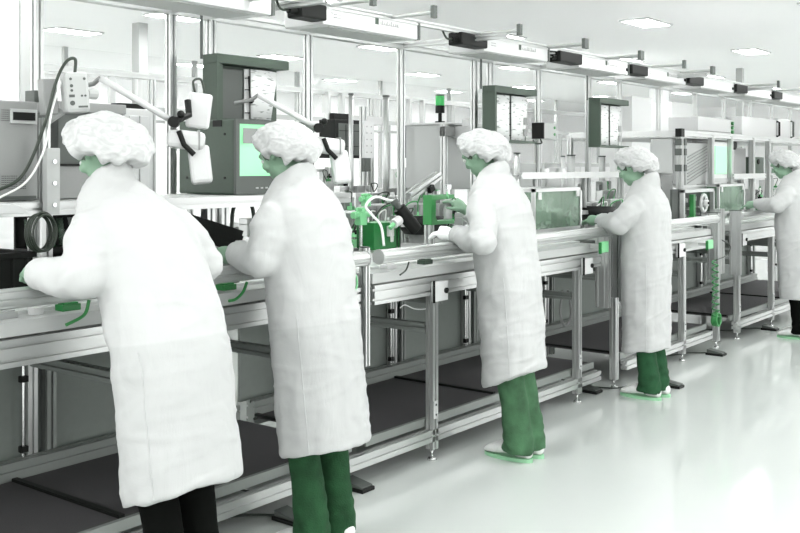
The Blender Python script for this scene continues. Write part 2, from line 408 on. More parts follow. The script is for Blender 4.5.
lamp(453, 484, 548, 'white lamp housing above the person in light green jeans')
lamp(553, 579, 628, 'white lamp housing right above the middle binder, fourth from the left')
lamp(626, 645, 686, 'white lamp housing fifth from the left, above the dark-jeans person')
lamp(684, 701, 734, 'white lamp housing sixth from the left', text=False)
lamp(732, 745, 772, 'white lamp housing seventh from the left', text=False)
lamp(770, 780, 812, 'farthest white lamp housing at the right edge', text=False)
# second line of frames behind
posts_frame('pale aluminium frame of the second production line behind the benches', 7.0, None,
            [-30, 23, 152, 300, 371, 452, 500, 640, 675, 705, 735], 2.25, 3.5, 24, w=.05, zb=0)
posts_frame('lower pale aluminium frame of the third line far behind', 8.2, None,
            [60, 108, 190, 351, 388, 448, 560, 612, 712], 2.05, 4.5, 26, w=.05, zb=0)
for i, (p, q, Y, z) in enumerate(((332, 386, 6.9, 1.93), (118, 150, 6.9, 1.9))):
    x0, x1 = onY(p, Y), onY(q, Y)
    t = thing('lamp_housing', ('small white lamp housing with dark connector above the left dark display', 'small pale lamp housing behind the grey cabinets')[i], 'lamp housing', ((x0+x1)/2, Y, z))
    MB().box((x0 + .3, Y, z), (x1, Y + .25, z + .09)).build('housing', 'white', t, .005)
    MB().box((x0, Y - .02, z + .01), (x0 + .29, Y + .1, z + .1)).build('connector_box', 'black', t, .005)
    MB().box((x0, Y + .1, z + .1), (x0 + .05, Y + .14, 2.25)).build('hanger', 'alu', t); MB().box((x1 - .05, Y + .1, z + .09), (x1, Y + .14, 2.25)).build('hanger', 'alu', t)
# rear tables of the second line
for i, (a, b, lab) in enumerate(((3.6, 9.4, 'long white table of the second line behind the nearest benches'), (9.7, 17, 'long white table of the second line behind the farther benches'))):
    t = thing('rear_table', lab, 'table', ((a+b)/2, 7.2, 0))
    MB().box((a, 6.7, .93), (b, 7.9, .97)).build('table_top', 'white', t)
    MB().profile((a, 6.7, .86), (b, 6.7, .86), .05, .09, 1, 2).build('rail', 'alu', t)
    MB().box((a, 7.3, .1), (b, 7.33, .93)).build('panel', 'lgrey', t)
    for x in (a + .1, (a+b)/2, b - .1):
        MB().profile((x, 6.72, 0), (x, 6.72, .82), .05, .05).build('leg', 'alu', t)

# ================================================================== UPPER SHELF (left)
SX0, SX1 = 1.5, onY(330, 3.45)
t = thing('instrument_shelf', 'white aluminium shelf over the nearest bench carrying the grey cabinets and green monitor', 'shelf', (2.5, 3.45, .985))
MB().profile((SX0, 3.33, 1.315), (SX1, 3.33, 1.315), .045, .05).build('front_beam', 'alu', t)
MB().profile((SX0, 3.78, 1.315), (SX1, 3.78, 1.315), .03, .05).build('back_beam', 'alu', t)
MB().box((SX0, 3.35, 1.328), (SX1, 3.76, 1.342)).build('shelf_board', 'lgrey', t)
for p in (44, 208, 222, 300):
    x = onY(p, 3.36); MB().profile((x, 3.36, .985), (x, 3.36, 1.29)).build('upright', 'alu', t)
# ---- grey cabinet far left
x1 = onY(38, 3.40); x0 = x1 - .56
t = thing('instrument_cabinet', 'grey metal instrument cabinet with recessed handle, at the left edge of the photo', 'cabinet', ((x0+x1)/2, 3.56, 1.342))
zt = pt(20, 101, 3.4).z
MB().box((x0, 3.40, 1.345), (x1, 3.74, zt)).build('housing', 'grey', t, .006)
hx = onY(23, 3.4)
MB().box((hx - .055, 3.392, zt - .085), (hx + .055, 3.401, zt - .03)).build('handle_plate', 'lgrey', t, .002)
MB().box((hx - .045, 3.389, zt - .072), (hx + .045, 3.393, zt - .042)).build('handle_recess', 'black', t)
v = MB()
for cx, cz, nx, nz in ((5, zt - .055, 5, 6), (5, 1.41, 5, 7), (14, 1.41, 4, 7), (23, 1.41, 4, 7)):
    xx = onY(cx, 3.4)
    for i in range(nx):
        for j in range(nz): v.cyl((xx - .012 + i * .007, 3.398, cz - .02 + j * .007 * 1.1), (xx - .012 + i * .007, 3.402 - .004, cz - .02 + j * .0077), .0022, 6).box((xx - .0135 + i*.007, 3.3985, cz - .0215 + j*.0077), (xx - .0105 + i*.007, 3.401, cz - .0185 + j*.0077))
v.build('vent_holes', 'black', t)
MB().box((x0 + .02, 3.399, 1.35), (x1 - .01, 3.396, 1.362)).build('base_gap', 'dgrey', t)
# ---- second grey device
x0 = onY(58, 3.45); x1 = onY(124, 3.45); zt = pt(90, 103, 3.45).z
t = thing('rack_instrument', 'wide grey bench instrument with dark sloping top behind the first hairnet', 'instrument', ((x0+x1)/2, 3.6, 1.342))
MB().box((x0, 3.45, 1.345), (x1, 3.74, 1.345 + .13)).build('lower_chassis', 'grey', t, .004)
MB().box((x0, 3.45, 1.48), (x1, 3.74, zt - .04)).build('upper_chassis', 'dgrey', t, .004)
MB().box((x0 - .005, 3.44, zt - .04), (x1 + .005, 3.745, zt)).build('top_cover', 'grey', t, .004)
MB().box((x0 + .01, 3.443, 1.475), (x1 - .01, 3.452, 1.482)).build('seam', 'black', t)
v = MB()
for i in range(16):
    for j in range(2): v.box((x0 + .14 + i*.014, 3.446, 1.375 + j*.03), (x0 + .149 + i*.014, 3.4505, 1.395 + j*.03))
v.build('vent_slots', 'black', t)
# ---- left post clamp + connector unit
x = onY(37, YB)
tag(MB().box((x - .035, YB - .035, pt(37, 105, YB).z), (x + .035, YB + .035, pt(37, 91, YB).z)).build('post_clamp', 'dgrey', bevel=.003), 'dark square clamp around the leftmost overhead post', 'clamp')
x = onY(54, 3.28)
t = thing('bracket_column', 'pale vertical bracket column with bolts left of the first hairnet', 'bracket', (x, 3.3, 1.29))
MB().box((x - .035, 3.27, 1.295), (x + .02, 3.30, pt(54, 148, 3.28).z)).build('bracket_plate', 'lgrey', t, .003)
MB().profile((x - .01, 3.325, 1.34), (x - .01, 3.325, pt(54, 118, 3.3).z), .03, .03).build('upright', 'alu', t)
v = MB()
for zz in (1.33, 1.41, 1.49): v.cyl((x - .007, 3.262, zz), (x - .007, 3.272, zz), .008)
v.build('bolt', 'steel', t)
a = pt(75, 93, 3.2); Mt = Matrix.Rotation(R(-14), 3, 'Z') @ Matrix.Rotation(R(-4), 3, 'Y')
t = thing('connector_unit', 'light grey rounded camera controller with sockets, hung beside the leftmost post', 'controller', (a.x, a.y, a.z - .075))
MB().obox(a, (.092, .065, .15), Mt).build('housing', 'lgrey', t, .016)
v = MB()
for dx, dz, s_ in ((-.03, .05, .005), (.03, .05, .005), (-.028, .025, .006), (-.028, .008, .005), (-.028, -.038, .009), (.015, -.012, .004), (.03, -.012, .004)):
    p = a + Mt @ Vector((dx*.85, -.031, dz)); v.cyl(p, p + Mt @ Vector((0, -.004, 0)), s_)
v.obox(a + Mt @ Vector((.015, -.032, -.052)), (.035, .004, .007), Mt).obox(a + Mt @ Vector((-.024, -.032, -.012)), (.02, .004, .01), Mt)
v.build('socket', 'dgrey', t)
MB().obox(a + Mt @ Vector((-.085, .045, -.01)), (.05, .06, .13), Mt).build('mounting_block', 'grey', t, .003)
b = Vector((onY(54, 3.28) - .01, 3.325, pt(54, 118, 3.3).z))
MB().tube([a + Mt @ Vector((-.04, .03, -.065)), b + Vector((0, 0, -.02))], .014).tube([a + Vector((.05, 0, 0)), a + Vector((.09, 0, 0))], .02).tube([a + Vector((-.08, .05, 0)), pt(47, 98, 3.79)], .012).build('arm', 'lgrey', t)
cb = [a + Vector((.0, 0, .075)), a + Vector((.0, .0, .125)), pt(66, 62, 3.2), pt(56, 82, 3.2), pt(46, 120, 3.2), pt(32, 158, 3.22), pt(18, 180, 3.25), pt(-6, 192, 3.27)]
MB().tube(smooth_path(cb), .006, 8).build('black_lead', 'cable', t, 0, True)
MB().tube(smooth_path([pt(62, 80, 3.22), pt(52, 110, 3.2), pt(44, 150, 3.2), pt(26, 182, 3.24), pt(-5, 200, 3.26)]), .004, 8).build('white_lead', 'wcable', t, 0, True)

# ---- magnifier lamps on arms
def task_lamp(a0, a1, hd, lab, up, tall=True):
    Y = 3.15
    A = pt(*a0, 3.30); B = pt(*a1, Y)
    t = thing('task_lamp', lab, 'lamp', (A.x, A.y, A.z), 'white articulated task lamps')
    MB().tube([A, B], .013, 10).build('arm', 'white', t, 0, True)
    MB().tube([A, (A.x, 3.34, A.z - .02), (A.x, 3.45, A.z - .03)], .009).build('arm_base', 'grey', t)
    j = MB().cyl(B + Vector((-.02, -.02, 0)), B + Vector((.02, .02, 0)), .022).cyl(B + Vector((0, -.03, .01)), B + Vector((0, .03, .01)), .012).ball(B + Vector((.01, -.03, .03)), .016)
    j.build('joint_knob', 'black', t)
    H = pt(*hd, Y); rot = Matrix.Rotation(R(-38), 3, 'Z')
    MB().obox(H, (.15, .10, .075), rot @ Matrix.Rotation(R(6), 3, 'Y')).build('head_cover', 'white', t, .02)
    q = H + rot @ Vector((.055, -.025, -.10)); rr = rot @ Matrix.Rotation(R(-6), 3, 'Y') @ Matrix.Rotation(R(-10), 3, 'X')
    MB().obox(q, (.085, .05, .155), rr).build('lamp_head', 'white', t, .014)
    MB().obox(q + rr @ Vector((0, -.026, 0)), (.05, .004, .11), rr).build('diffuser', 'clear', t, .003)
    MB().tube([H + rot @ Vector((-.03, -.052, .035)), H + rot @ Vector((-.01, -.055, -.02)), H + rot @ Vector((.03, -.058, -.06))], .011).build('strap', 'black', t)
    MB().obox(H + rot @ Vector((.05, 0, 0)), (.007, .104, .08), rot).build('band', 'grey', t)
    if tall:
        u = pt(*up, Y + .03); ru = rot @ Matrix.Rotation(R(7), 3, 'Y')
        MB().obox(u, (.095, .06, .145), ru).build('transformer_box', 'white', t, .012)
        MB().tube(smooth_path([u + Vector((-.02, 0, .07)), u + Vector((-.03, 0, .12)), u + Vector((.01, 0, .13)), u + Vector((.03, 0, .08))]), .005, 8).build('cord', 'cable', t)
        MB().tube([u + Vector((-.06, 0, .04)), u + Vector((-.07, -.02, -.02)), B], .014).build('bracket', 'black', t)
task_lamp((100, 78), (174, 122), (186, 140), 'white task lamp with box on top, between the first person and the green monitor', (199, 111))
task_lamp((258, 95), (318, 128), (328, 146), 'white task lamp right of the second hairnet, without a box on top', (199, 111), False)

# ---- CRT monitor
fx0, fx1 = onY(234, 3.36), onY(312, 3.36); zt = pt(234, 119, 3.36).z
t = thing('monitor', 'dark green tube monitor with bright green screen behind the second hairnet', 'monitor', ((fx0+fx1)/2, 3.55, 1.342))
MB().box((fx0, 3.36, 1.345), (fx1, 3.74, zt)).build('housing', 'dgreen', t, .008)
bz = MB(); sx0, sx1, sz0, sz1 = onY(239, 3.35), onY(302, 3.35), pt(250, 176, 3.35).z, pt(250, 124, 3.35).z
for a, b in (((fx0, 1.345), (fx1, sz0)), ((fx0, sz1), (fx1, zt)), ((fx0, sz0), (sx0, sz1)), ((sx1, sz0), (fx1, sz1))): bz.box((a[0], 3.345, a[1]), (b[0], 3.362, b[1]))
bz.build('bezel', 'dgrey', t)
sg = MB(); n = 10; vs = []; fs = []
for i in range(n+1):
    for j in range(n+1):
        u, w = i/n, j/n; vs.append((sx0 + (sx1-sx0)*u, 3.358 - .012*(1-(2*u-1)**2)*(1-(2*w-1)**2), sz0 + (sz1-sz0)*w))
for i in range(n):
    for j in range(n): fs.append((i*(n+1)+j, (i+1)*(n+1)+j, (i+1)*(n+1)+j+1, i*(n+1)+j+1))
MB().add(vs, fs).build('screen', 'screen', t, 0, True)
MB().box((sx0 + .02, 3.344, sz1 - .09), (sx1 - .02, 3.3445, sz1 - .02)).build('screen_header', 'grey', t)
v = MB()
for i in range(5): v.box((fx0 + .12 + i*.03, 3.341, 1.37), (fx0 + .135 + i*.03, 3.346, 1.377))
v.build('button', 'lgrey', t)
v = MB()
for yy in (3.42, 3.68):
    for zz in (1.42, 1.62): v.cyl((fx0 - .003, yy, zz), (fx0 + .002, yy, zz), .006)
v.box((fx0 - .003, 3.44, 1.655), (fx0 + .001, 3.50, 1.685)); v.build('side_screw', 'black', t)

# ---- binder display boxes
def binder_box(pl, pr, ptop, pbot, Y, lab, left_dark=True, hang=0):
    x0, x1 = onY(pl, Y), onY(pr, Y); zt = pt(pl, ptop, Y).z; zb = pt(pl, pbot, Y).z; d = .10
    t = thing('document_box', lab, 'document holder', ((x0+x1)/2, Y + d/2, zb), 'dark green document boxes with binders')
    MB().box((x0, Y + d - .01, zb + .015), (x1, Y + d, zt - .045)).build('back_plate', 'dgreen', t)
    MB().box((x0, Y, zb + .015), (x0 + .02, Y + d - .011, zt - .045)).build('side_plate', 'dgreen', t)
    MB().box((x0 + .02, Y + .02, zb + .015), (x0 + .055, Y + .03, zt - .045)).build('inner_frame', 'dgreen', t)
    MB().box((x0, Y, zt - .045), (x1, Y + d, zt)).build('top_plate', 'dgreen', t, .002)
    MB().box((x0, Y, zb), (x1, Y + d, zb + .015)).build('bottom_plate', 'dgreen', t)
    xm = x0 + (x1 - x0) * (.50 if left_dark else .47)
    if left_dark: MB().box((x0 + .07, Y + .06, zb + .015), (xm - .02, Y + .075, zt - .06)).build('dark_cover', 'dgrey', t, .003)
    def leaf(xa, xb, ya, yb, nm, sk):
        n = 8; vs = []; fs = []
        for i in range(n + 1):
            u = i / n
            for k in range(2):
                vs.append((xa + (xb - xa) * u - sk * (1 - k) * u, ya + (yb - ya) * u - .01 - .015 * math.sin(u * math.pi), (zb + .02) if k == 0 else (zt - .055)))
        m = len(vs); vs += [(x, y + .004, z) for x, y, z in vs]
        for i in range(n):
            a = 2*i; fs += [(a, a+2, a+3, a+1), (m+a, m+a+1, m+a+3, m+a+2), (a, m+a, m+a+2, a+2), (a+1, a+3, m+a+3, m+a+1)]
        fs += [(0, 1, m+1, m), (2*n, m+2*n, m+2*n+1, 2*n+1)]
        return MB().add(vs, fs).build(nm, 'page', t, 0, True)
    leaf(xm + .015, x1 - .02, Y + .05, Y + .07, 'page', .05)
    if not left_dark: leaf(xm - .015, x0 + .06, Y + .05, Y + .09, 'page', 0)
    MB().box((xm - .015, Y + .055, zb + .015), (xm + .02, Y + .06, zt - .055)).build('spine', 'white', t)
    v = MB()
    for k in range(4):
        zz = zb + .05 + (zt - zb - .15) * k / 3; v.ring((xm, Y + .05, zz), .012, .0025, 'Z', 14, 6)
    v.build('binder_ring', 'black', t)
    if left_dark:
        MB().cyl((xm, Y + .04, zt - .09), (xm + .006, Y + .036, zt - .20), .004).ball((xm + .006, Y + .03, zt - .21), .016).build('hook', 'black', t)
    else:
        for k in range(2): MB().box((x1 - .12, Y + .035, zb + .05 + k*.08), (x1 - .07, Y + .037, zb + .10 + k*.08)).build('printed_picture', 'grey', t)
    MB().box((x1 - .09, Y + d, zt - .05), (x1 - .06, YB, zt - .01)).build('mount', 'dgrey', t)
    MB().cyl((x0 + .0, Y + d + .01, zt - .02), (x0 + .0, Y + d + .01, 2.2), .007).build('hanger_rod', 'dgrey', t)
    return t
binder_box(217, 289, 53, 121, 3.58, 'large dark green document box with open binder above the green monitor')
binder_box(495, 537, 85, 142, 3.55, 'dark green document box with open binder left of the small control box', False)
binder_box(600, 629, 97, 147, 3.55, 'rightmost dark green document box with open binder above the fourth hairnet', False)

# ---- black trays, black crate and small things on bench A
def tray(c, w, d, rot, n=5):
    m = MB(); mt = Matrix.Rotation(R(rot), 3, 'Z') @ Matrix.Rotation(R(8), 3, 'X') @ Matrix.Rotation(R(17), 3, 'Y')
    c = Vector(c)
    for s_ in (-1, 1): m.obox(c + mt @ Vector((s_*w/2, 0, 0)), (.012, d, .03), mt); m.obox(c + mt @ Vector((0, s_*d/2, 0)), (w, .012, .03), mt)
    m.obox(c + mt @ Vector((0, 0, -.01)), (w, d, .004), mt)
    m2 = MB()
    for i in range(1, n): m2.obox(c + mt @ Vector((-w/2 + w*i/n, 0, 0)), (.006, d, .022), mt)
    for i in range(1, 9): m2.obox(c + mt @ Vector((0, -d/2 + d*i/9, .004)), (w, .008, .022), mt)
    return m, m2
c0 = pt(206, 224, 3.2)
for i, lb in enumerate(('lowest of the four stacked black component trays right of the first person', 'second from the bottom of the four stacked black trays', 'third from the bottom of the four stacked black trays', 'topmost of the four stacked black component trays right of the first person')):
    a_, b_ = tray((c0.x - .01, 3.27, c0.z - .045 + i * .022), .26, .36, -8); o_ = tag(a_.build('component_tray', 'black'), lb, 'tray', 'stacked black component trays'); b_.build('divider', 'dgrey', o_)  # dividers greyer than the black tray: light caught by the slats, put into colour
tag(MB().box((c0.x - .17, 3.1, .985), (c0.x + .1, 3.4, c0.z - .13)).build('tray_stand', 'alu_dark', bevel=.004), 'dark grey stand under the black component trays', 'stand')
def crate(px0, px1, Y, d, z0, h, name, lab, m_='black'):
    x0, x1 = onY(px0, Y), onY(px1, Y); w = .012; m = MB()
    m.box((x0, Y, z0), (x1, Y + w, z0 + h)).box((x0, Y + d - w, z0), (x1, Y + d, z0 + h)).box((x0, Y, z0), (x0 + w, Y + d, z0 + h)).box((x1 - w, Y, z0), (x1, Y + d, z0 + h)).box((x0, Y, z0), (x1, Y + d, z0 + .01))
    m.box((x0 - .01, Y - .01, z0 + h - .02), (x1 + .01, Y + .003, z0 + h))
    for k in range(5): xx = x0 + (x1 - x0) * (k + .5) / 5; m.box((xx - .004, Y - .006, z0 + .01), (xx + .004, Y, z0 + h - .02))
    return tag(m.build(name, m_, bevel=.002), lab, 'crate')
crate(-38, 33, 3.16, .30, .985, .19, 'storage_crate', 'black crate on the bench at the left edge, left of the coiled black cable')
crate(50, 118, 3.22, .30, .985, .15, 'storage_crate', 'black crate on the bench just above the first person’s forearm')
v = MB(); x0 = onY(50, 3.3)
t = thing('parts_rack', 'dark rack with upright glass tubes behind the first person’s arm', 'rack', (x0 + .2, 3.4, 1.135))
MB().box((x0 - .02, 3.40, 1.14), (x0 + .5, 3.5, 1.16)).box((x0 - .02, 3.5, 1.14), (x0 + .5, 3.51, 1.28)).build('rack_frame', 'black', t)
for i in range(10):
    xx = x0 + .01 + i*.048; MB().cyl((xx, 3.45, 1.16), (xx + random.uniform(-.015, .015), 3.46, 1.27), .013).build('tube', ('glass', 'steel', 'deepgreen')[i % 3], t, 0, True)
# white sloping lamp shade at far left
a = pt(-30, 213, 3.0); b = pt(28, 214, 3.0)
t = thing('bench_light', 'flat white bench light at the left edge above the black crate', 'lamp', ((a.x+b.x)/2, 3.1, a.z))
MB().add([(a.x, 3.02, a.z+.035), (b.x-.02, 3.02, b.z+.03), (b.x+.02, 3.02, b.z), (a.x, 3.02, a.z-.008), (a.x, 3.27, a.z+.05), (b.x-.02, 3.27, b.z+.045), (b.x+.02, 3.27, b.z+.02), (a.x, 3.27, a.z)],
         [(0,1,2,3),(7,6,5,4),(0,4,5,1),(1,5,6,2),(2,6,7,3),(3,7,4,0)]).build('shade', 'white', t, .003)
MB().box((a.x+.02, 3.27, a.z+.005), (a.x+.06, 3.335, a.z+.06)).build('mount', 'lgrey', t)
# coiled black cable on its upright
c = pt(31, 232, 3.2)
t = thing('cable_coil', 'coiled black cable hung on a pale upright left of the first person', 'cable', (c.x, 3.2, .985))
v = MB()
for i in range(5): v.ring((c.x + .003*i, 3.16 - .007*i, c.z + random.uniform(-.004, .004)), .062 + random.uniform(-.003, .003), .0045, 'Y', 30, 6, .78, 1.05)
v.build('coil', 'cable', t, 0, True)
MB().profile((c.x + .01, 3.2, .985), (c.x + .01, 3.2, 1.29), .03, .03).build('upright', 'alu', t)
# loops near the monitor shelf (seen beneath it)
for px, lb in ((215, 'black hose loop under the monitor shelf, left one'), (243, 'black hose loop under the monitor shelf, beside the second person’s sleeve')):
    c = pt(px, 218, 3.45); v = MB().tube(smooth_path([(c.x-.07, 3.45, .99), (c.x - .065, 3.45, c.z + .03), (c.x, 3.45, c.z + .075), (c.x + .065, 3.45, c.z + .03), (c.x + .07, 3.45, .99)]), .009, 8)
    tag(v.build('hose_loop', 'cable', smooth=True), lb, 'hose')
c = pt(243, 222, 3.3); tag(MB().cyl((c.x, 3.3, .985), (c.x, 3.3, .99), .05, 24).cyl((c.x, 3.3, .99), (c.x, 3.3, 1.13), .045, 24, .05).ball((c.x, 3.3, 1.13), (.05, .05, .03), 20, 8).build('white_canister', 'white', smooth=True), 'white round canister left of the second person’s sleeve', 'canister')
# things on the cable tray, seen between tube and rail
def small(name, kind, px, lab, cat, Y=3.02, z=.892, m_='white', r=.025, h=.03):
    x = onY(px, Y); mb = MB()
    if kind == 'cup': mb.cyl((x, Y, z), (x, Y, z + h), r, 18, r * 1.1).cyl((x, Y, z + h), (x, Y, z + h + .004), r * 1.2, 18)
    if kind == 'box': mb.box((x - r*1.5, Y - r, z), (x + r*1.5, Y + r, z + h)).box((x - r*1.2, Y - r*.8, z + h), (x + r*1.2, Y + r*.8, z + h + .006))
    return tag(mb.build(name, m_, bevel=.002), lab, cat)
YT = YF - .035
for px, nm, k_, m_, lb, cat in ((36, 'tape_roll', 'cup', 'white', 'white tape roll on the ledge under the tube beside the first person', 'tape'),
                  (4, 'sensor_block', 'box', 'lgrey', 'grey sensor block under the tube at the left edge', 'sensor'),
                  (68, 'terminal_block', 'box', 'deepgreen', 'deep green terminal block under the tube near the first person’s elbow', 'terminal block'),
                  (226, 'terminal_block', 'box', 'green', 'green terminal block under the tube left of the second person', 'terminal block'),
                  (388, 'junction_box', 'box', 'white', 'white junction box below the tube end right of the second person', 'junction box'),
                  (425, 'terminal_block', 'box', 'dgreen', 'dark green terminal block under the tube left of the third person', 'terminal block')):
    small(nm, k_, px, lb, cat, Y=YF + .075, z=.975, m_=m_, r=.024, h=.022)
def hose(pts, r, m_, lab, nm='cable', cat='cable'):
    return tag(MB().tube(smooth_path(pts), r, 8).build(nm, m_, smooth=True), lab, cat)
yq = YF - .05
hose([pt(89, 300, yq), pt(86, 312, yq), pt(80, 318, yq), pt(66, 325, yq)], .006, 'green', 'bright green cable hanging under the tube next to the first person’s coat')
hose([pt(247, 282, yq), pt(243, 292, yq), pt(236, 299, yq), pt(229, 301, yq)], .006, 'green', 'green cable hanging under the tube left of the second person')
hose([pt(352, 272, 2.86), pt(356, 276, 2.86), pt(357, 284, 2.86), pt(355, 290, 2.86), pt(351, 287, 2.86)], .005, 'lgreen', 'light green cable loop right of the second person’s coat')
hose([pt(409, 262, yq), pt(406, 270, yq), pt(400, 275, yq)], .004, 'cable', 'thin black cable below the white junction box')

# ================================================================== MIDDLE MACHINERY
ZT = .985
x = onY(392, 3.35)
t = thing('assembly_fixture', 'dark green assembly block with white clamp on the second bench', 'fixture', (x, 3.4, ZT))
bx0, bx1 = onY(374, 3.3), onY(401, 3.3)
MB().box((bx0 - .25, 3.22, ZT), (bx1 + .3, 3.5, ZT + .05)).build('base_plate', 'alu', t, .003)
zb, zt = pt(388, 240, 3.3).z, pt(388, 222, 3.3).z
MB().box((bx0, 3.3, ZT + .05), (bx1, 3.42, zt)).build('block', 'deepgreen', t, .004)
xx = onY(392, 3.28); MB().box((xx - .022, 3.28, zb + .02), (xx + .02, 3.3, zt - .02)).box((xx - .01, 3.275, zb - .01), (xx + .01, 3.285, zt - .04)).build('clamp', 'white', t, .003)
MB().cyl((bx0 + .02, 3.36, zt), (bx0 + .02, 3.36, zt + .02), .012).cyl((bx1 - .03, 3.36, zt), (bx1 - .03, 3.36, zt + .02), .012).build('screw', 'steel', t)
p0 = pt(399, 208, 3.22); p1 = pt(413, 226, 3.18)
t = thing('inspection_camera', 'black cylindrical inspection camera tilted over the green block', 'camera', (p1.x, 3.25, ZT))
d = (p1 - p0).normalized(); MB().cyl(p0, p1 + d*.03, .036, 24).build('body', 'black', t, .004)
MB().cyl(p0 - d*.05, p0, .018).cyl(p0 - d*.055, p0 - d*.03, .023).build('cable_gland', 'dgrey', t)
l0 = pt(396, 222, 3.2); MB().cyl(l0 + Vector((.03, 0, .01)), l0 + Vector((-.02, -.0, -.01)), .025, 18).build('lens', 'white', t, .002)
MB().cyl(l0 + Vector((-.02, 0, -.01)), l0 + Vector((-.05, 0, -.03)), .012).build('lens_tip', 'lgreen', t)
MB().profile((p1.x + .03, 3.32, ZT), (p1.x + .03, 3.32, p1.z + .05), .04, .04).build('stand', 'alu_dark', t)
MB().tube([p1 + Vector((.01, .03, .02)), (p1.x + .03, 3.31, p1.z + .03)], .015).build('holder', 'alu', t)
MB().tube(smooth_path([p0 - d*.05, pt(388, 200, 3.24), pt(375, 197, 3.26), pt(366, 206, 3.26), pt(372, 215, 3.24), pt(381, 226, 3.22), pt(384, 246, 3.2)]), .007, 8).build('hose', 'wcable', t, 0, True)
# green C bracket
t = thing('press_frame', 'green C-shaped press frame left of the third person’s hands', 'press', (pt(435, 215, 3.3).x, 3.3, ZT))
ca, cb_, cz0, cz1 = onY(430, 3.28), onY(453, 3.28), pt(432, 225, 3.28).z, pt(432, 195, 3.28).z
poly = [(ca, cz0), (cb_, cz0), (cb_, cz0 + .022), (ca + .06, cz0 + .022), (ca + .045, cz0 + .04), (ca + .045, cz1 - .03), (cb_, cz1 - .022), (cb_, cz1), (ca, cz1)]
n = len(poly); vs = [(a, 3.27, b) for a, b in poly] + [(a, 3.33, b) for a, b in poly]
MB().add(vs, [list(range(n)), list(range(n, 2*n))[::-1]] + [(i, (i+1) % n, n+(i+1) % n, n+i) for i in range(n)]).build('frame', 'green', t, .003)
MB().cyl((cb_ - .02, 3.3, cz1 - .05), (cb_ - .02, 3.3, cz1 + .05), .012).cyl((cb_ - .02, 3.3, cz1 + .03), (cb_ - .02, 3.3, cz1 + .055), .02).build('ram', 'steel', t)
MB().profile((ca + .02, 3.3, ZT), (ca + .02, 3.3, cz0), .04, .04).build('pedestal', 'alu', t)
def valve(px, py, Y, m_, lab, s_=1.0):
    c = pt(px, py, Y)
    t = thing('valve', lab, 'valve', (c.x, Y, ZT))
    MB().box((c.x - .02*s_, Y - .02, c.z - .04*s_), (c.x + .02*s_, Y + .02, c.z + .01)).cyl((c.x - .05*s_, Y, c.z), (c.x + .05*s_, Y, c.z + .005), .014*s_).build('valve_body', m_, t, .002)
    k = MB().cyl((c.x, Y, c.z + .01), (c.x, Y, c.z + .03*s_), .02*s_, 12)
    for a in range(6): k.ball((c.x + .022*s_*math.cos(a), Y + .022*s_*math.sin(a), c.z + .022*s_), .007)
    k.build('handwheel', m_, t)
    MB().cyl((c.x, Y, ZT), (c.x, Y, c.z - .03*s_), .01).build('pipe', 'steel', t)
valve(366, 199, 3.5, 'lgreen', 'small light green valve behind the second person’s back, the upper one')
valve(361, 215, 3.35, 'lgreen', 'light green valve with side ports right of the second person, the lower one', 1.3)
# tilted linear guide
a, b = pt(408, 197, 3.9), pt(438, 175, 3.9)
t = thing('linear_guide', 'tilted aluminium linear guide beside the thick middle post', 'actuator', (a.x, 3.9, ZT))
MB().profile(a, b, .06, .05).build('rail', 'alu', t); m_ = (a+b)/2
MB().obox(m_ + Vector((.03, -.04, -.02)), (.05, .03, .04), Matrix.Rotation(R(-25), 3, 'Y')).build('carriage', 'black', t)
MB().profile((a.x + .03, 3.95, ZT), (a.x + .03, 3.95, a.z), .04, .04).build('support', 'alu', t)
# back cabinet behind third person
x0, x1 = onY(444, 4.2), onY(500, 4.2); zt = pt(444, 124, 4.2).z; zb = pt(470, 189, 4.2).z
t = thing('control_cabinet', 'tall pale control cabinet behind the third person, under the stack light', 'cabinet', ((x0+x1)/2, 4.35, ZT))
MB().box((x0, 4.2, zb), (x1, 4.55, zt)).build('housing', 'lgrey', t, .006)
MB().profile((x0 - .03, 4.18, ZT), (x0 - .03, 4.18, zt), .04, .04).build('upright', 'alu', t)
for xs_ in (x0 + .1, x1 - .1): MB().profile((xs_, 4.4, ZT), (xs_, 4.4, zb), .05, .05).build('support', 'alu', t)
MB().box((x0 - .05, 4.15, zt - .09), (x0 + .07, 4.2, zt - .02)).build('corner_plate', 'grey', t)
MB().box((x0 - .02, 4.17, zt), (x1 + .02, 4.57, zt + .012)).build('lid', 'white', t)
x0, x1 = onY(474, 4.0), onY(504, 4.0); za, zc = pt(480, 138, 4.0).z, pt(480, 126, 4.0).z
t = thing('button_panel', 'white button panel just above the third hairnet', 'panel', ((x0+x1)/2, 4.05, za))
MB().box((x0, 4.0, za), (x1, 4.18, zc)).build('housing', 'white', t, .004)
for i in range(4):
    xx = x0 + (x1-x0)*(i+.6)/4.5; MB().ring((xx, 3.997, (za+zc)/2), .018, .004, 'Y', 16, 6).cyl((xx, 3.985, (za+zc)/2), (xx, 4.0, (za+zc)/2), .010).build('button', 'dgrey', t)
MB().box((x0 + .02, 4.05, zc), (x0 + .12, 4.12, zc + .05)).build('top_block', 'white', t, .003)
# stack light
c = pt(440, 124, 4.25); 
t = thing('stack_light', 'green and black stack light on the pale control cabinet', 'signal light', (c.x, 4.25, zt + .012))
z0 = pt(444, 124, 4.2).z + .012
MB().cyl((c.x, 4.25, z0), (c.x, 4.25, z0 + .01), .036, 20).cyl((c.x, 4.25, z0), (c.x, 4.25, z0 + .07), .014, 14).build('stem', 'black', t)
MB().cyl((c.x, 4.25, z0 + .07), (c.x, 4.25, z0 + .125), .034, 24).build('base', 'black', t, .003)
MB().cyl((c.x, 4.25, z0 + .125), (c.x, 4.25, z0 + .195), .033, 24).build('lens', 'greenglass', t, .002)
MB().cyl((c.x, 4.25, z0 + .195), (c.x, 4.25, z0 + .205), .034, 24).build('cap', 'dgreen', t, .003)
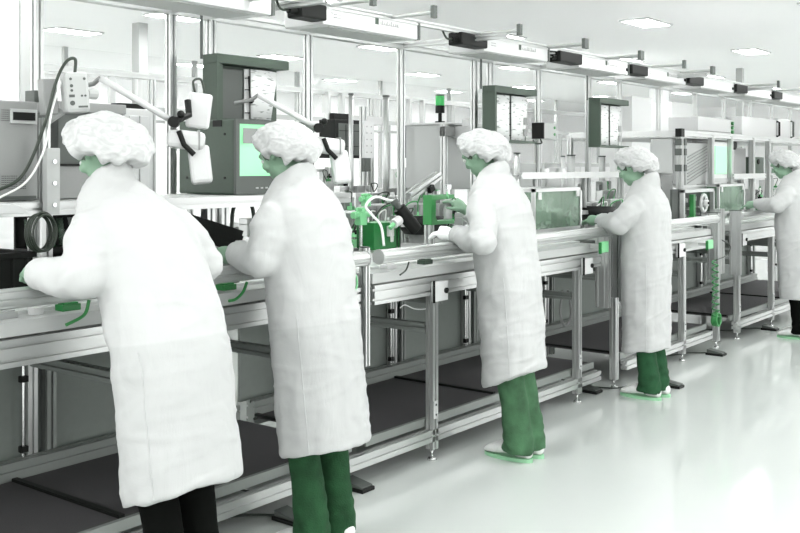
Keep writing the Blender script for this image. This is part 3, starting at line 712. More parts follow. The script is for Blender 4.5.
# hanging displays in the back
def display(pl, pr, ptop, pbot, Y, lab):
    x0, x1 = onY(pl, Y), onY(pr, Y); zt, zb = pt(pl, ptop, Y).z, pt(pl, pbot, Y).z
    t = thing('display_cabinet', lab, 'display', ((x0+x1)/2, Y, zb), 'dark displays hung on the second line')
    MB().box((x0, Y, zb), (x1, Y + .22, zt)).build('housing', 'black', t, .005)
    MB().box((x0 + .05, Y - .006, zb + .03), (x1 - .02, Y + .001, zt - .04)).build('door', 'dgrey', t)
    v = MB()
    for u in (.35, .62): xx = x0 + (x1-x0)*u; v.box((xx - .004, Y - .009, zb + .04), (xx + .004, Y - .005, zt - .05))
    for u in (.3, .7): v.box((x0 + .06, Y - .009, zb + (zt-zb)*u), (x1 - .03, Y - .005, zb + (zt-zb)*u + .006))
    v.build('grid_line', 'black', t)
    for xs_ in (x0 + .1, x1 - .14): MB().box((xs_, Y + .18, zt), (xs_ + .04, Y + .24, 2.25)).build('hanger', 'alu', t)
display(335, 364, 119, 158, 6.75, 'dark hanging display cabinet right of the second task lamp')
display(417, 443, 124, 158, 6.75, 'dark hanging display cabinet left of the pale control cabinet')
# perforated white strip beside display
x = onY(369, 5.6); t = thing('perforated_panel', 'white perforated upright panel right of the left dark display', 'panel', (x, 5.6, .985))
z0, z1 = pt(369, 158, 5.6).z, pt(369, 121, 5.6).z
MB().box((x - .07, 5.6, z0), (x + .07, 5.62, z1)).build('plate', 'white', t)
v = MB()
for i in range(5):
    for j in (-.03, .03): v.cyl((x + j, 5.597, z0 + .05 + i*(z1-z0-.1)/4), (x + j, 5.601, z0 + .05 + i*(z1-z0-.1)/4), .006)
v.build('hole', 'grey', t)
MB().profile((x - .03, 5.64, 0), (x - .03, 5.64, 2.0), .05, .05).build('upright', 'alu', t)
MB().box((x - .08, 5.58, z0 - .12), (x + .0, 5.62, z0)).build('switch_block', 'dgrey', t)
# thin rods standing on the line
for i, (px, ya, yb, Y, r, lab) in enumerate(((351, 95, 230, 4.6, .016, 'thin round rod standing left of the thick middle post'), (386, 97, 232, 4.5, .022, 'twin slim round rod right beside the thick middle post'), (517, 154, 190, 4.3, .025, 'short cylinder rod behind the third person’s shoulder'), (563, 157, 175, 4.3, .018, 'slim short rod left of the thicker one above the glass guard'),
                 (571, 156, 180, 4.25, .035, 'thick short white cylinder above the glass guard'), (602, 157, 186, 4.3, .03, 'white cylinder with dark edge left of the fourth hairnet'))):
    a, b = pt(px, ya, Y), pt(px, yb, Y)
    t = thing('guide_rod', lab, 'rod', (a.x, Y, ZT)); MB().cyl((a.x, Y, ZT), (a.x, Y, a.z), r, 18).build('rod', 'alu' if i < 3 else 'lgrey', t, 0, True)
    MB().cyl((a.x, Y, a.z), (a.x, Y, a.z + .012), r * 1.15, 18).build('cap', 'dgrey', t); MB().cyl((a.x, Y, ZT), (a.x, Y, ZT + .03), r * 2, 18).build('flange', 'alu', t)
# small control box on post
x0, x1 = onY(542, 3.70), onY(554, 3.70)
t = thing('control_box', 'small pale control box with green buttons on the post right of the middle binder', 'control box', ((x0+x1)/2, 3.72, pt(548, 138, 3.7).z))
za, zc = pt(548, 139, 3.7).z, pt(548, 123, 3.7).z
MB().box((x0, 3.68, za), (x1, 3.77, zc)).build('housing', 'lgrey', t, .004); MB().box((x0 - .012, 3.68, za), (x0, 3.78, zc)).build('back_plate', 'black', t)
MB().cyl((x1 - .03, 3.675, zc - .035), (x1 - .03, 3.682, zc - .035), .011).cyl((x1 - .03, 3.675, za + .035), (x1 - .03, 3.682, za + .035), .011).build('button', 'green', t)
MB().tube(smooth_path([(x0 + .01, 3.72, za), (x0 + .03, 3.72, za - .03), (x0 - .02, 3.74, za - .035), (x0 - .03, 3.76, za - .01)]), .006, 8).build('cable', 'cable', t)

# generic detailed modules for the machine clutter
def module(px, Y, w, h, lab, scheme=0, z=ZT, nm='assembly_module'):
    x = onY(px, Y); rnd = random.Random(int(px * 7 + Y * 100))
    t = thing(nm, lab, 'machine module', (x, Y, z))
    g = ('green', 'deepgreen', 'lgreen')[scheme % 3]; dk = rnd.choice(('lgrey', 'alu_dark', 'grey'))
    MB().box((x - w/2, Y - .12, z), (x + w/2, Y + .12, z + .03)).build('base_plate', 'alu', t, .003)
    MB().box((x - w*.42, Y + .02, z + .03), (x - w*.30, Y + .08, z + h)).box((x - w*.42, Y + .02, z + h), (x + w*.40, Y + .08, z + h + .03)).box((x + w*.30, Y + .02, z + .03), (x + w*.40, Y + .08, z + h)).build('gantry', 'alu', t, .003)
    MB().box((x - w*.1, Y - .03, z + h*.45), (x + w*.12, Y + .02, z + h*1.1)).box((x - w*.14, Y - .035, z + h*.6), (x + w*.16, Y - .028, z + h*.75)).build('slide_unit', dk, t, .003)
    MB().box((x - w*.45, Y + .09, z + .03), (x + w*.45, Y + .115, z + h*.55)).build('back_plate', dk, t, .003)
    MB().cyl((x + .01, Y - .03, z + h*.2), (x + .01, Y - .03, z + h*.5), .012).cyl((x - .03, Y - .03, z + h*.28), (x - .03, Y - .03, z + h*.45), .008).build('piston', 'steel', t)
    MB().box((x - w*.36, Y - .10, z + .03), (x - w*.08, Y - .04, z + .03 + h*.22)).build('nest', g, t, .003)
    MB().box((x + w*.05, Y - .09, z + .03), (x + w*.3, Y - .03, z + .03 + h*.18)).build('sensor_block', 'dgrey', t, .003)
    for i in range(3):
        cx = x + rnd.uniform(-.35, .35) * w; cz = z + rnd.uniform(.3, .9) * h
        MB().box((cx - .015, Y - .07, cz - .012), (cx + .015, Y - .03, cz + .012)).cyl((cx, Y - .05, cz + .01), (cx, Y - .05, cz + .035), .007).build('fitting', (g, 'black', 'lgreen')[i], t)
        MB().tube(smooth_path([(cx, Y - .05, cz + .03), (cx + rnd.uniform(-.05, .05), Y - .06, cz + .1), (cx + rnd.uniform(-.12, .12), Y - .02, cz + .06), (x + rnd.uniform(-.4, .4) * w, Y + .05, z + .03)]), .0045, 6).build('air_hose', ('cable', 'wcable', 'green')[i], t, 0, True)
    return t
mods = [(352, 3.75, .30, .20, 'pneumatic assembly module just right of the second person’s shoulder', 2), (372, 4.3, .35, .28, 'assembly module behind the light green valves', 0), (420, 3.85, .35, .22, 'assembly module behind the black inspection camera', 1),
        (400, 4.5, .4, .3, 'assembly module behind the thick middle post', 2), (452, 4.0, .3, .2, 'assembly module under the pale control cabinet', 1), (474, 3.6, .25, .16, 'low assembly module right of the green press frame', 0), (596, 3.6, .34, .18, 'assembly module with green nest right of the glass guard', 1), (612, 3.9, .34, .25, 'assembly module left of the fourth person’s shoulder', 0),
        (588, 4.4, .4, .3, 'assembly module behind the shelf rail above the glass guard', 2), (336, 3.45, .26, .18, 'assembly module half hidden by the second person’s collar', 1), (668, 3.75, .35, .3, 'assembly module behind the front post of the right rack', 2),
        (740, 4.2, .4, .3, 'assembly module behind the right glass guard', 0), (755, 3.55, .3, .22, 'assembly module just left of the fifth person’s hands', 1), (150, 3.5, .3, .2, 'assembly module behind the first person’s shoulder', 1), (268, 3.6, .3, .2, 'assembly module below the green monitor', 0)]
mods += [(358, 4.6, .4, .32, 'tall assembly module left of the thick middle post, farthest back', 1), (381, 3.95, .3, .22, 'assembly module between the light green valves and the inspection camera', 0), (344, 4.15, .32, .26, 'assembly module behind the second person’s shoulder, farther back', 2),
         (409, 4.15, .32, .26, 'assembly module right behind the tilted linear guide', 0), (434, 4.45, .4, .22, 'assembly module left of the pale control cabinet’s upright', 1), (524, 3.7, .3, .2, 'assembly module between the third person and the glass guard', 2),
         (606, 4.25, .4, .32, 'assembly module behind the fourth person’s hands', 0), (619, 3.5, .25, .2, 'assembly module right under the fourth person’s sleeve', 1), (660, 4.3, .4, .3, 'assembly module behind the fourth person, inside the rack side', 2), (770, 3.9, .4, .3, 'assembly module behind the fifth person’s shoulder', 0)]
for a in mods: module(*a[:4], a[4], a[5])
for i, (px, lab) in enumerate(((340, 'pale machine module on the rear table below the left dark display'), (408, 'pale machine module on the rear table behind the thick middle post'), (430, 'pale machine module on the rear table below the right dark display'), (560, 'pale machine module on the rear table behind the glass guard'),
                               (520, 'pale machine module on the rear table behind the third person’s shoulder'), (130, 'pale machine module on the rear table behind the first task lamp arm'), (330, 'pale machine module on the rear table behind the second task lamp'))):
    module(px, 7.2 + .1*(i % 3), .6, .45, lab, i, z=.97)
# white box behind first lamp
for px0, px1, ya, yb, Y, lab in ((124, 152, 108, 125, 4.6, 'white carton behind the first lamp arm, marked with faint outlines'), (545, 610, 163, 195, 5.2, 'pale grey low cabinet behind the rods above the glass guard')):
    x0, x1 = onY(px0, Y), onY(px1, Y); zt = pt(px0, ya, Y).z
    t = thing('storage_cabinet', lab, 'cabinet', ((x0+x1)/2, Y + .15, 0)); MB().box((x0, Y, .05), (x1, Y + .4, zt)).build('body', 'lgrey' if px0 > 300 else 'white', t, .006)
    MB().box((x0 + .03, Y - .012, .1), ((x0+x1)/2 - .005, Y, zt - .04)).box(((x0+x1)/2 + .005, Y - .012, .1), (x1 - .03, Y, zt - .04)).build('door', 'white', t, .003)
    MB().box((x0 + .02, Y + .02, 0), (x1 - .02, Y + .38, .05)).build('plinth', 'dgrey', t)

# bowl feeders
for px, Yb_, lab in ((595, 3.50, 'black round bowl feeder right of the middle glass guard'), (422, 3.62, 'dark round bowl feeder behind the green press frame')):
    x = onY(px, Yb_); t = thing('bowl_feeder', lab, 'feeder', (x, Yb_, ZT)); m = MB(); n = 32
    prof = [(.04, .10), (.10, .10), (.15, .18), (.158, .18), (.15, .13), (.11, .08), (.04, .08)]
    for rr, zz in prof: m.v += [Vector((x + rr*math.cos(2*math.pi*i/n), Yb_ + rr*math.sin(2*math.pi*i/n), ZT + zz)) for i in range(n)]
    K = len(prof)
    for j in range(K):
        for i in range(n): m.f.append([j*n+i, j*n+(i+1) % n, ((j+1) % K)*n+(i+1) % n, ((j+1) % K)*n+i])
    m.build('bowl', 'black', t, 0, True)
    MB().cyl((x, Yb_, ZT), (x, Yb_, ZT + .11), .08, 24).build('drive_base', 'grey', t, .004)
    MB().box((x - .30, Yb_ - .02, ZT + .13), (x - .14, Yb_ + .02, ZT + .16)).build('track', 'alu', t, .003)
# glass guard with frame
def guard(pl, pr, ptop, pbot, Y, lab, d=.3, inner=True):
    x0, x1 = onY(pl, Y), onY(pr, Y); zt, zb = pt((pl+pr)/2, ptop, Y).z, max(ZT, pt((pl+pr)/2, pbot, Y).z)
    t = thing('glass_guard', lab, 'machine guard', ((x0+x1)/2, Y, zb))
    w = .022; f = MB()
    for yy in (Y, Y + d):
        f.box((x0, yy, zb), (x0 + w, yy + w, zt)).box((x1 - w, yy, zb), (x1, yy + w, zt)).box((x0, yy, zt - w), (x1, yy + w, zt)).box((x0, yy, zb), (x1, yy + w, zb + w))
    for xx in (x0, x1 - w): f.box((xx, Y, zt - w), (xx + w, Y + d, zt)).box((xx, Y, zb), (xx + w, Y + d, zb + w))
    f.build('frame', 'alu', t)
    MB().box((x0 + w, Y + .008, zb + w), (x1 - w, Y + .013, zt - w)).build('glass', 'glass', t)
    MB().box((x0 + .008, Y + w, zb + w), (x0 + .013, Y + d, zt - w)).build('glass', 'glass', t)
    MB().box((x0 + .05, Y - .008, zt - .07), (x0 + .085, Y + .002, zt - .025)).box((x1 - .085, Y - .008, zt - .06), (x1 - .05, Y + .002, zt - .02)).build('hinge', 'white', t)
    return t
guard(534, 582, 188, 231, 3.2, 'green tinted glass guard with aluminium frame right of the third person')
module(556, 3.36, .34, .16, 'green machine inside the middle glass guard', 1)
guard(719, 745, 184, 213, 3.35, 'green tinted glass guard left of the fifth person’s hands', .28)
# shelf rail above the guard
t = thing('shelf_rail', 'horizontal aluminium shelf rail above the middle glass guard', 'rail', (onY(575, 3.6), 3.6, ZT))
a, b = onY(520, 3.6), onY(628, 3.6); zz = pt(575, 175, 3.6).z
MB().profile((a, 3.6, zz), (b, 3.6, zz), .04, .045).build('rail', 'alu', t)
MB().box((a, 3.62, zz - .01), (b, 3.95, zz + .005)).build('shelf_board', 'lgrey', t)
for px in (535, 584, 622): x = onY(px, 3.62); MB().profile((x, 3.62, ZT), (x, 3.62, zz - .02), .03, .03).build('upright', 'alu', t)
for px in (545, 561): x = onY(px, 3.6); MB().cyl((x, 3.6, zz + .02), (x, 3.6, zz + .05), .035, 18).build('pin', 'alu', t)

# ================================================================== RIGHT RACK
Y = 3.5; xr = onY(680, Y); zt = pt(680, 133, Y).z
t = thing('machine_rack', 'aluminium rack full of grey units between the fourth and fifth persons', 'rack', (xr + 1.2, 3.7, ZT))
xe = xr + 4.2
MB().profile((xr - .02, Y, zt), (xe, Y, zt), .04, .05).build('top_rail', 'alu', t)
MB().profile((xr, Y, zt), (xr, 4.6, zt), .04, .05).build('side_rail', 'alu', t)
MB().box((xr, Y + .02, zt - .04), (xe, 4.55, zt - .03)).build('top_board', 'white', t)
MB().box((xr - .04, Y - .03, zt - .035), (xr + .035, Y + .03, zt + .04)).build('corner_cap', 'black', t, .003)
for px in (680, 711, 730, 752, 768): x = onY(px, Y); MB().profile((x, Y, ZT), (x, Y, zt), .05, .05).build('post', 'alu', t)
for yy in (4.1, 4.6): MB().profile((xr, yy, ZT), (xr, yy, zt), .045, .045).build('post', 'alu', t)
zs = pt(745, 176, Y).z; xa = onY(730, Y); MB().profile((xa, Y - .02, zs), (onY(762, Y), Y - .02, zs), .045, .05).build('shelf_rail', 'alu', t)
zs2 = pt(700, 187, Y).z; MB().profile((xr, Y - .01, zs2), (xa, Y - .01, zs2), .04, .04).build('shelf_rail', 'alu', t)
MB().box((xr, Y + .02, zs2), (xa, 3.95, zs2 + .015)).build('shelf_board', 'lgrey', t)
MB().box((xa, Y + .02, zs), (onY(800, Y), 3.95, zs + .015)).build('shelf_board', 'lgrey', t)
for yy, sd_ in [(a, b) for a in (142, 152, 168) for b in (0, 1)]:
    z_ = pt(680, yy, Y).z; v = MB()
    if sd_: v.box((xr + .03, Y - .035, z_ - .03), (xr + .075, Y - .02, z_ + .03))
    else: v.box((xr - .045, Y - .03, z_ - .03), (xr - .028, Y + .03, z_ + .03))
    v.build('hinge', 'dgrey', t)
# side panel facing left (grey)
y0 = ptX(651, 140, xr - .01).y; y1 = ptX(672, 140, xr - .01).y
za = pt(672, 173, 3.55).z
MB().box((xr - .01, y1, za), (xr + .005, y0, zt - .05)).build('side_panel', 'lgrey', t)
MB().box((xr - .01, y1, ZT), (xr + .005, y0 - .1, za - .02)).build('side_panel', 'grey', t)
# striped unit
z2 = zs2 + .017
def unit(pl, pr, ptop, Yf, d, zb, nm, lab, cat, m_):
    x0, x1 = onY(pl, Yf), onY(pr, Yf); zt_ = pt((pl+pr)/2, ptop, Yf).z
    t = thing(nm, lab, cat, ((x0+x1)/2, Yf + d/2, zb)); MB().box((x0, Yf, zb), (x1, Yf + d, zt_)).build('housing', m_, t, .006); return t, x0, x1, zt_
u, x0, x1, z1 = unit(686, 708, 143, 3.56, .35, z2, 'feeder_unit', 'pale feeder unit with diagonal ribs in the right rack', 'feeder', 'lgrey')
v = MB()
for i in range(9):
    a = Vector((x0 + .02, 3.552, z2 + .02 + i*.03)); b = Vector((x1 - .02, 3.552, min(z1 - .02, a.z + .12))); v.tube([a, b], .004, 6)
v.build('rib', 'alu_dark', u)
u, x0, x1, z1 = unit(713, 728, 142, 3.52, .35, z2, 'monitor', 'white monitor with a tall green screen in the right rack', 'monitor', 'white')
MB().box((x0 + .04, 3.512, z2 + .10), (x1 - .05, 3.521, z1 - .04)).build('screen', 'screen', u, .004)
MB().box((x0 + .02, 3.512, z2 + .02), (x1 - .03, 3.521, z2 + .06)).build('control_strip', 'lgrey', u)
u, x0, x1, z1 = unit(733, 746, 148, 3.6, .3, zs + .017, 'drive_unit', 'grey drive unit with a dark round port right of the white monitor', 'drive', 'grey')
MB().cyl((x0 + .03, 3.585, z1 + .03), (x0 + .03, 3.62, z1 + .03), .05, 20).build('port', 'black', u)
u, x0, x1, z1 = unit(755, 764, 157, 3.58, .25, zs + .017, 'drive_unit', 'dark green drive unit left of the fifth hairnet', 'drive', 'dgreen')
MB().cyl((x0 + .1, 3.57, z1 - .05), (x0 + .1, 3.58, z1 - .05), .03).build('dial', 'black', u)
# wheel machine
x0, x1 = onY(684, 3.38), onY(715, 3.38); zt_, zb_ = pt(700, 189, 3.38).z, ZT
t = thing('winding_machine', 'winding machine with a round spoked white wheel in the right rack', 'machine', ((x0+x1)/2, 3.45, ZT))
f = MB(); w = .03
f.box((x0, 3.38, zb_), (x0+w, 3.42, zt_)).box((x1-w, 3.38, zb_), (x1, 3.42, zt_)).box((x0, 3.38, zt_-w), (x1, 3.42, zt_)); f.build('frame', 'alu', t, .003)
wc = pt(706, 203, 3.38); wc.z = min(wc.z, zt_ - .1)
MB().ring((wc.x, 3.40, wc.z), .075, .014, 'Y', 32, 8).cyl((wc.x, 3.36, wc.z), (wc.x, 3.42, wc.z), .03, 20).build('wheel', 'white', t, 0, True)
v = MB()
for i in range(6): a = i*math.pi/3; v.tube([(wc.x, 3.395, wc.z), (wc.x + .072*math.cos(a), 3.395, wc.z + .072*math.sin(a))], .007, 6)
v.build('spoke', 'steel', t); MB().cyl((wc.x, 3.35, wc.z), (wc.x, 3.362, wc.z), .012).build('hub', 'black', t)
MB().box((wc.x - .22, 3.41, ZT), (wc.x - .17, 3.45, zt_ - .05)).box((wc.x - .24, 3.40, ZT), (wc.x - .12, 3.46, ZT + .04)).build('feeder_arm', 'green', t)
MB().box((x0 + .03, 3.5, ZT), (x1 - .03, 3.52, zt_)).build('back_plate', 'dgrey', t)
rr = random.Random(3)
for i in range(12): a = rr.uniform(x0+.05, x1-.09); b = rr.uniform(ZT+.03, zt_-.09); MB().box((a, 3.47, b), (a + rr.uniform(.01,.05), 3.5, b + rr.uniform(.01,.04))).build('component', 'lgrey', t)
# boxes on the rack top
zt2 = pt(680, 133, Y).z + .026
u, x0, x1, z1 = unit(698, 733, 118, 3.62, .3, zt2, 'power_supply', 'long white power supply on the right rack, left of the green knobs', 'power supply', 'white')
v = MB()
for k in range(3): v.cyl((x1 - .04, 3.60, zt2 + .03 + .045*k), (x1 - .04, 3.62, zt2 + .03 + .045*k), .02)
v.build('knob', 'green', u)
MB().box((x0, 3.612, zt2 + .02), (x1 - .1, 3.621, zt2 + .024)).build('seam', 'grey', u)
u, x0, x1, z1 = unit(742, 776, 118, 3.62, .3, zt2, 'power_supply', 'white power supply with black corner handles on the right rack', 'power supply', 'white')
MB().tube([(x1 - .04, 3.6, zt2 + .02), (x1 - .04, 3.57, zt2 + .03), (x1 - .04, 3.57, z1 - .03), (x1 - .04, 3.6, z1 - .02)], .012).build('handle', 'black', u)
u, x0, x1, z1 = unit(778, 790, 119, 3.62, .3, zt2, 'power_supply', 'short white power supply at the right end of the rack top', 'power supply', 'white')
MB().tube([(x1 - .04, 3.6, zt2 + .02), (x1 - .04, 3.57, zt2 + .03), (x1 - .04, 3.57, z1 - .03), (x1 - .04, 3.6, z1 - .02)], .012).build('handle', 'dgrey', u)
u, x0, x1, z1 = unit(672, 694, 103, 6.0, .5, 0, 'tall_cabinet', 'tall pale cabinet behind the right rack, seen above its corner', 'cabinet', 'white')
u, x0, x1, z1 = unit(632, 652, 97, 6.0, .5, 0, 'tall_cabinet', 'tall pale cabinet behind the fourth hairnet', 'cabinet', 'white')

# green tags
for px, py, lab in ((605.5, 247, 'light green tag on the column left of the fourth person'), (711, 244.5, 'light green tag above the coiled green cable')):
    c = pt(px, py, YF - .13); w = .05 if px < 650 else .055
    t = thing('hanging_tag', lab, 'tag', (c.x, c.y, c.z)); MB().box((c.x - w, c.y, c.z - .035), (c.x + w, c.y + .018, c.z + .035)).build('tag_body', 'lgreen', t, .006)
    MB().box((c.x - w - .006, c.y + .0, c.z - .04), (c.x - w, c.y + .02, c.z + .03)).build('clip', 'deepgreen', t); MB().box((c.x - .01, c.y + .018, c.z - .01), (c.x + .01, YF - .03, c.z + .01)).build('mount', 'alu', t)
# coiled green cable
c = pt(716, 260, YF - .1); t = thing('coiled_cable', 'coiled green spiral cable hanging in front of the third bench end', 'cable', (c.x, c.y, .45))
zb = pt(716, 318, YF - .1).z; n = 200; P_ = []
for i in range(n + 1):
    u = i/n; rad = .035 + .025*u; P_.append((c.x + rad*math.cos(u*math.pi*18) - .02*(1-u), YF - .1 + .02*math.sin(u*math.pi*18), c.z - (c.z - zb)*u))
MB().tube(P_, .006, 6).build('spiral', 'deepgreen', t, 0, True)
v = MB()
for i in range(4): v.ring((c.x, YF - .12 + .012*i, zb - .01), .05, .007, 'Y', 24, 6)
v.build('end_loop', 'green', t, 0, True)
P_ = [(c.x, c.y, c.z), pt(727, 255, YF - .1), pt(730, 246, YF - .1), pt(722, 240, YF - .08)]
MB().tube(smooth_path(P_), .004, 6).build('lead', 'cable', t, 0, True)
# dark cable loop hanging under bench 2
hose([pt(563, 290, 3.5), pt(560, 312, 3.5), pt(565, 326, 3.5), pt(571, 314, 3.5), pt(568, 290, 3.5)], .009, 'grey', 'grey cable loop hanging under the second bench beside its right leg')
hose([pt(400, 308, YF+.1), pt(405, 305, YF+.1), pt(415, 309, YF+.1), pt(425, 309, YF+.1), pt(431, 306, YF+.1)], .003, 'wcable', 'thin white wire sagging beneath the second bench left of its white clamp')
# foot pedals
def pedal(px, py, lab):
    t0 = (px-400)/F; Z = CH/((py-HOR)/F); x = Z*(cs + t0*sn); y = Z*(sn - t0*cs)
    t = thing('foot_pedal', lab, 'foot pedal', (x, y, 0))
    MB().box((x-.045, y-.07, 0), (x+.045, y+.07, .018)).build('base', 'black', t, .004)
    MB().add([(x-.04,y-.06,.018),(x+.04,y-.06,.018),(x+.04,y+.06,.018),(x-.04,y+.06,.018),(x-.04,y-.06,.026),(x+.04,y-.06,.026),(x+.04,y+.06,.045),(x-.04,y+.06,.045)],
             [(0,3,2,1),(4,5,6,7),(0,1,5,4),(1,2,6,5),(2,3,7,6),(3,0,4,7)]).build('treadle', 'dgrey', t, .003)
    MB().tube(smooth_path([(x, y+.07, .01), (x-.1, y+.2, .008), (x-.3, y+.28, .008), (x-.35, y+.5, .008), (x-.2, y+.8, .008)]), .005, 6).build('cord', 'cable', t, 0, True)
pedal(357, 489, 'black foot pedal on the floor right of the second person’s legs'); pedal(291, 521, 'black foot pedal on the floor left of the second person’s legs')
pedal(590, 392, 'black foot pedal on the floor left of the dark green jeans'); pedal(672, 387, 'black foot pedal right of the fourth person’s coat'); pedal(770, 330, 'black foot pedal behind the fifth person’s shoe'); pedal(716, 355, 'black foot pedal under the coiled green cable')

# ================================================================== PEOPLE
TMP = bpy.data.scenes.new('workshop')
def voxel(mb, size, iters=2, disp=None):
    me = bpy.data.meshes.new('tmp'); me.from_pydata([tuple(v) for v in mb.v], [], mb.f)
    bm = bmesh.new(); bm.from_mesh(me); bmesh.ops.recalc_face_normals(bm, faces=bm.faces); bm.to_mesh(me); bm.free()
    o = bpy.data.objects.new('tmp', me); TMP.collection.objects.link(o)
    r = o.modifiers.new('r', 'REMESH'); r.mode = 'VOXEL'; r.voxel_size = size
    s = o.modifiers.new('s', 'SMOOTH'); s.factor = .5; s.iterations = iters
    TMP.view_layers[0].update(); dg = TMP.view_layers[0].depsgraph
    out = bpy.data.meshes.new_from_object(o.evaluated_get(dg)); bpy.data.objects.remove(o)
    if disp:
        for v in out.vertices: v.co = v.co + v.normal * disp(v.co)
    for p in out.polygons: p.use_smooth = True
    return out
def mesh_obj(name, me, m_, parent=None):
    me.name = name; me.materials.clear(); me.materials.append(M[m_] if isinstance(m_, str) else m_)
    o = bpy.data.objects.new(name, me); C.objects.link(o); o.parent = parent; return o
def loft(mb, secs, n=36, pw=2.3):
    # secs: (center Vector, a, b, tiltvec) ellipses in XY, capped
    b0 = len(mb.v)
    for c, a, b, tilt in secs:
        for k in range(n):
            t = 2*math.pi*k/n; ct, st = math.cos(t), math.sin(t)
            x = a * math.copysign(abs(ct)**(2/pw), ct); y = b * math.copysign(abs(st)**(2/pw), st)
            mb.v.append(Vector(c) + Vector((x, y, tilt[0]*x + tilt[1]*y)))
    m = len(secs)
    for i in range(m-1):
        for k in range(n): a = b0+i*n+k; b = b0+i*n+(k+1) % n; mb.f.append([a, b, b+n, a+n])
    mb.f.append([b0+k for k in range(n)][::-1]); mb.f.append([b0+(m-1)*n+k for k in range(n)])
def hand(mb, w, d, palm_n, side, s=1.0, curl=.6, grow=0):
    # w wrist, d pointing direction, palm_n palm normal
    d = d.normalized(); pn = (palm_n - d*palm_n.dot(d)).normalized(); sd = d.cross(pn) * side
    g = grow
    mb.tube([w - d*.03, w + d*.01, w + d*.045, w + d*.08], [.024+g, .028+g, .036+g, .034+g], 12)
    fl = (.068, .076, .07, .055)
    for i in range(4):
        o = (i - 1.5) * .019
        p0 = w + d*.075 + sd*o; l = fl[i]*s; a = curl
        p1 = p0 + (d*math.cos(a*.4) + pn*math.sin(a*.4))*l*.45
        p2 = p1 + (d*math.cos(a*1.2) + pn*math.sin(a*1.2))*l*.32
        p3 = p2 + (d*math.cos(a*1.9) + pn*math.sin(a*1.9))*l*.25
        mb.tube([w + d*.04 + sd*o*.7, p0, p1, p2, p3], [.011+g, .0098+g, .009+g, .0085+g, .0065+g], 8)
    q0 = w + d*.02 - sd*.024; q1 = q0 + (d*.6 - sd*.6 + pn*.35)*.045; q2 = q1 + (d*.9 - sd*.05 + pn*.45)*.032; q3 = q2 + (d*.9 + sd*.2 + pn*.4)*.022
    mb.tube([q0, q1, q2, q3], [.015+g, .012+g, .010+g, .008+g], 8)
def lerp(tab, z):
    if z <= tab[0][0]: return tab[0][1:]
    for a, b in zip(tab, tab[1:]):
        if z <= b[0]:
            t = (z-a[0])/(b[0]-a[0]); return tuple(p+(q-p)*t for p, q in zip(a[1:], b[1:]))
    return tab[-1][1:]
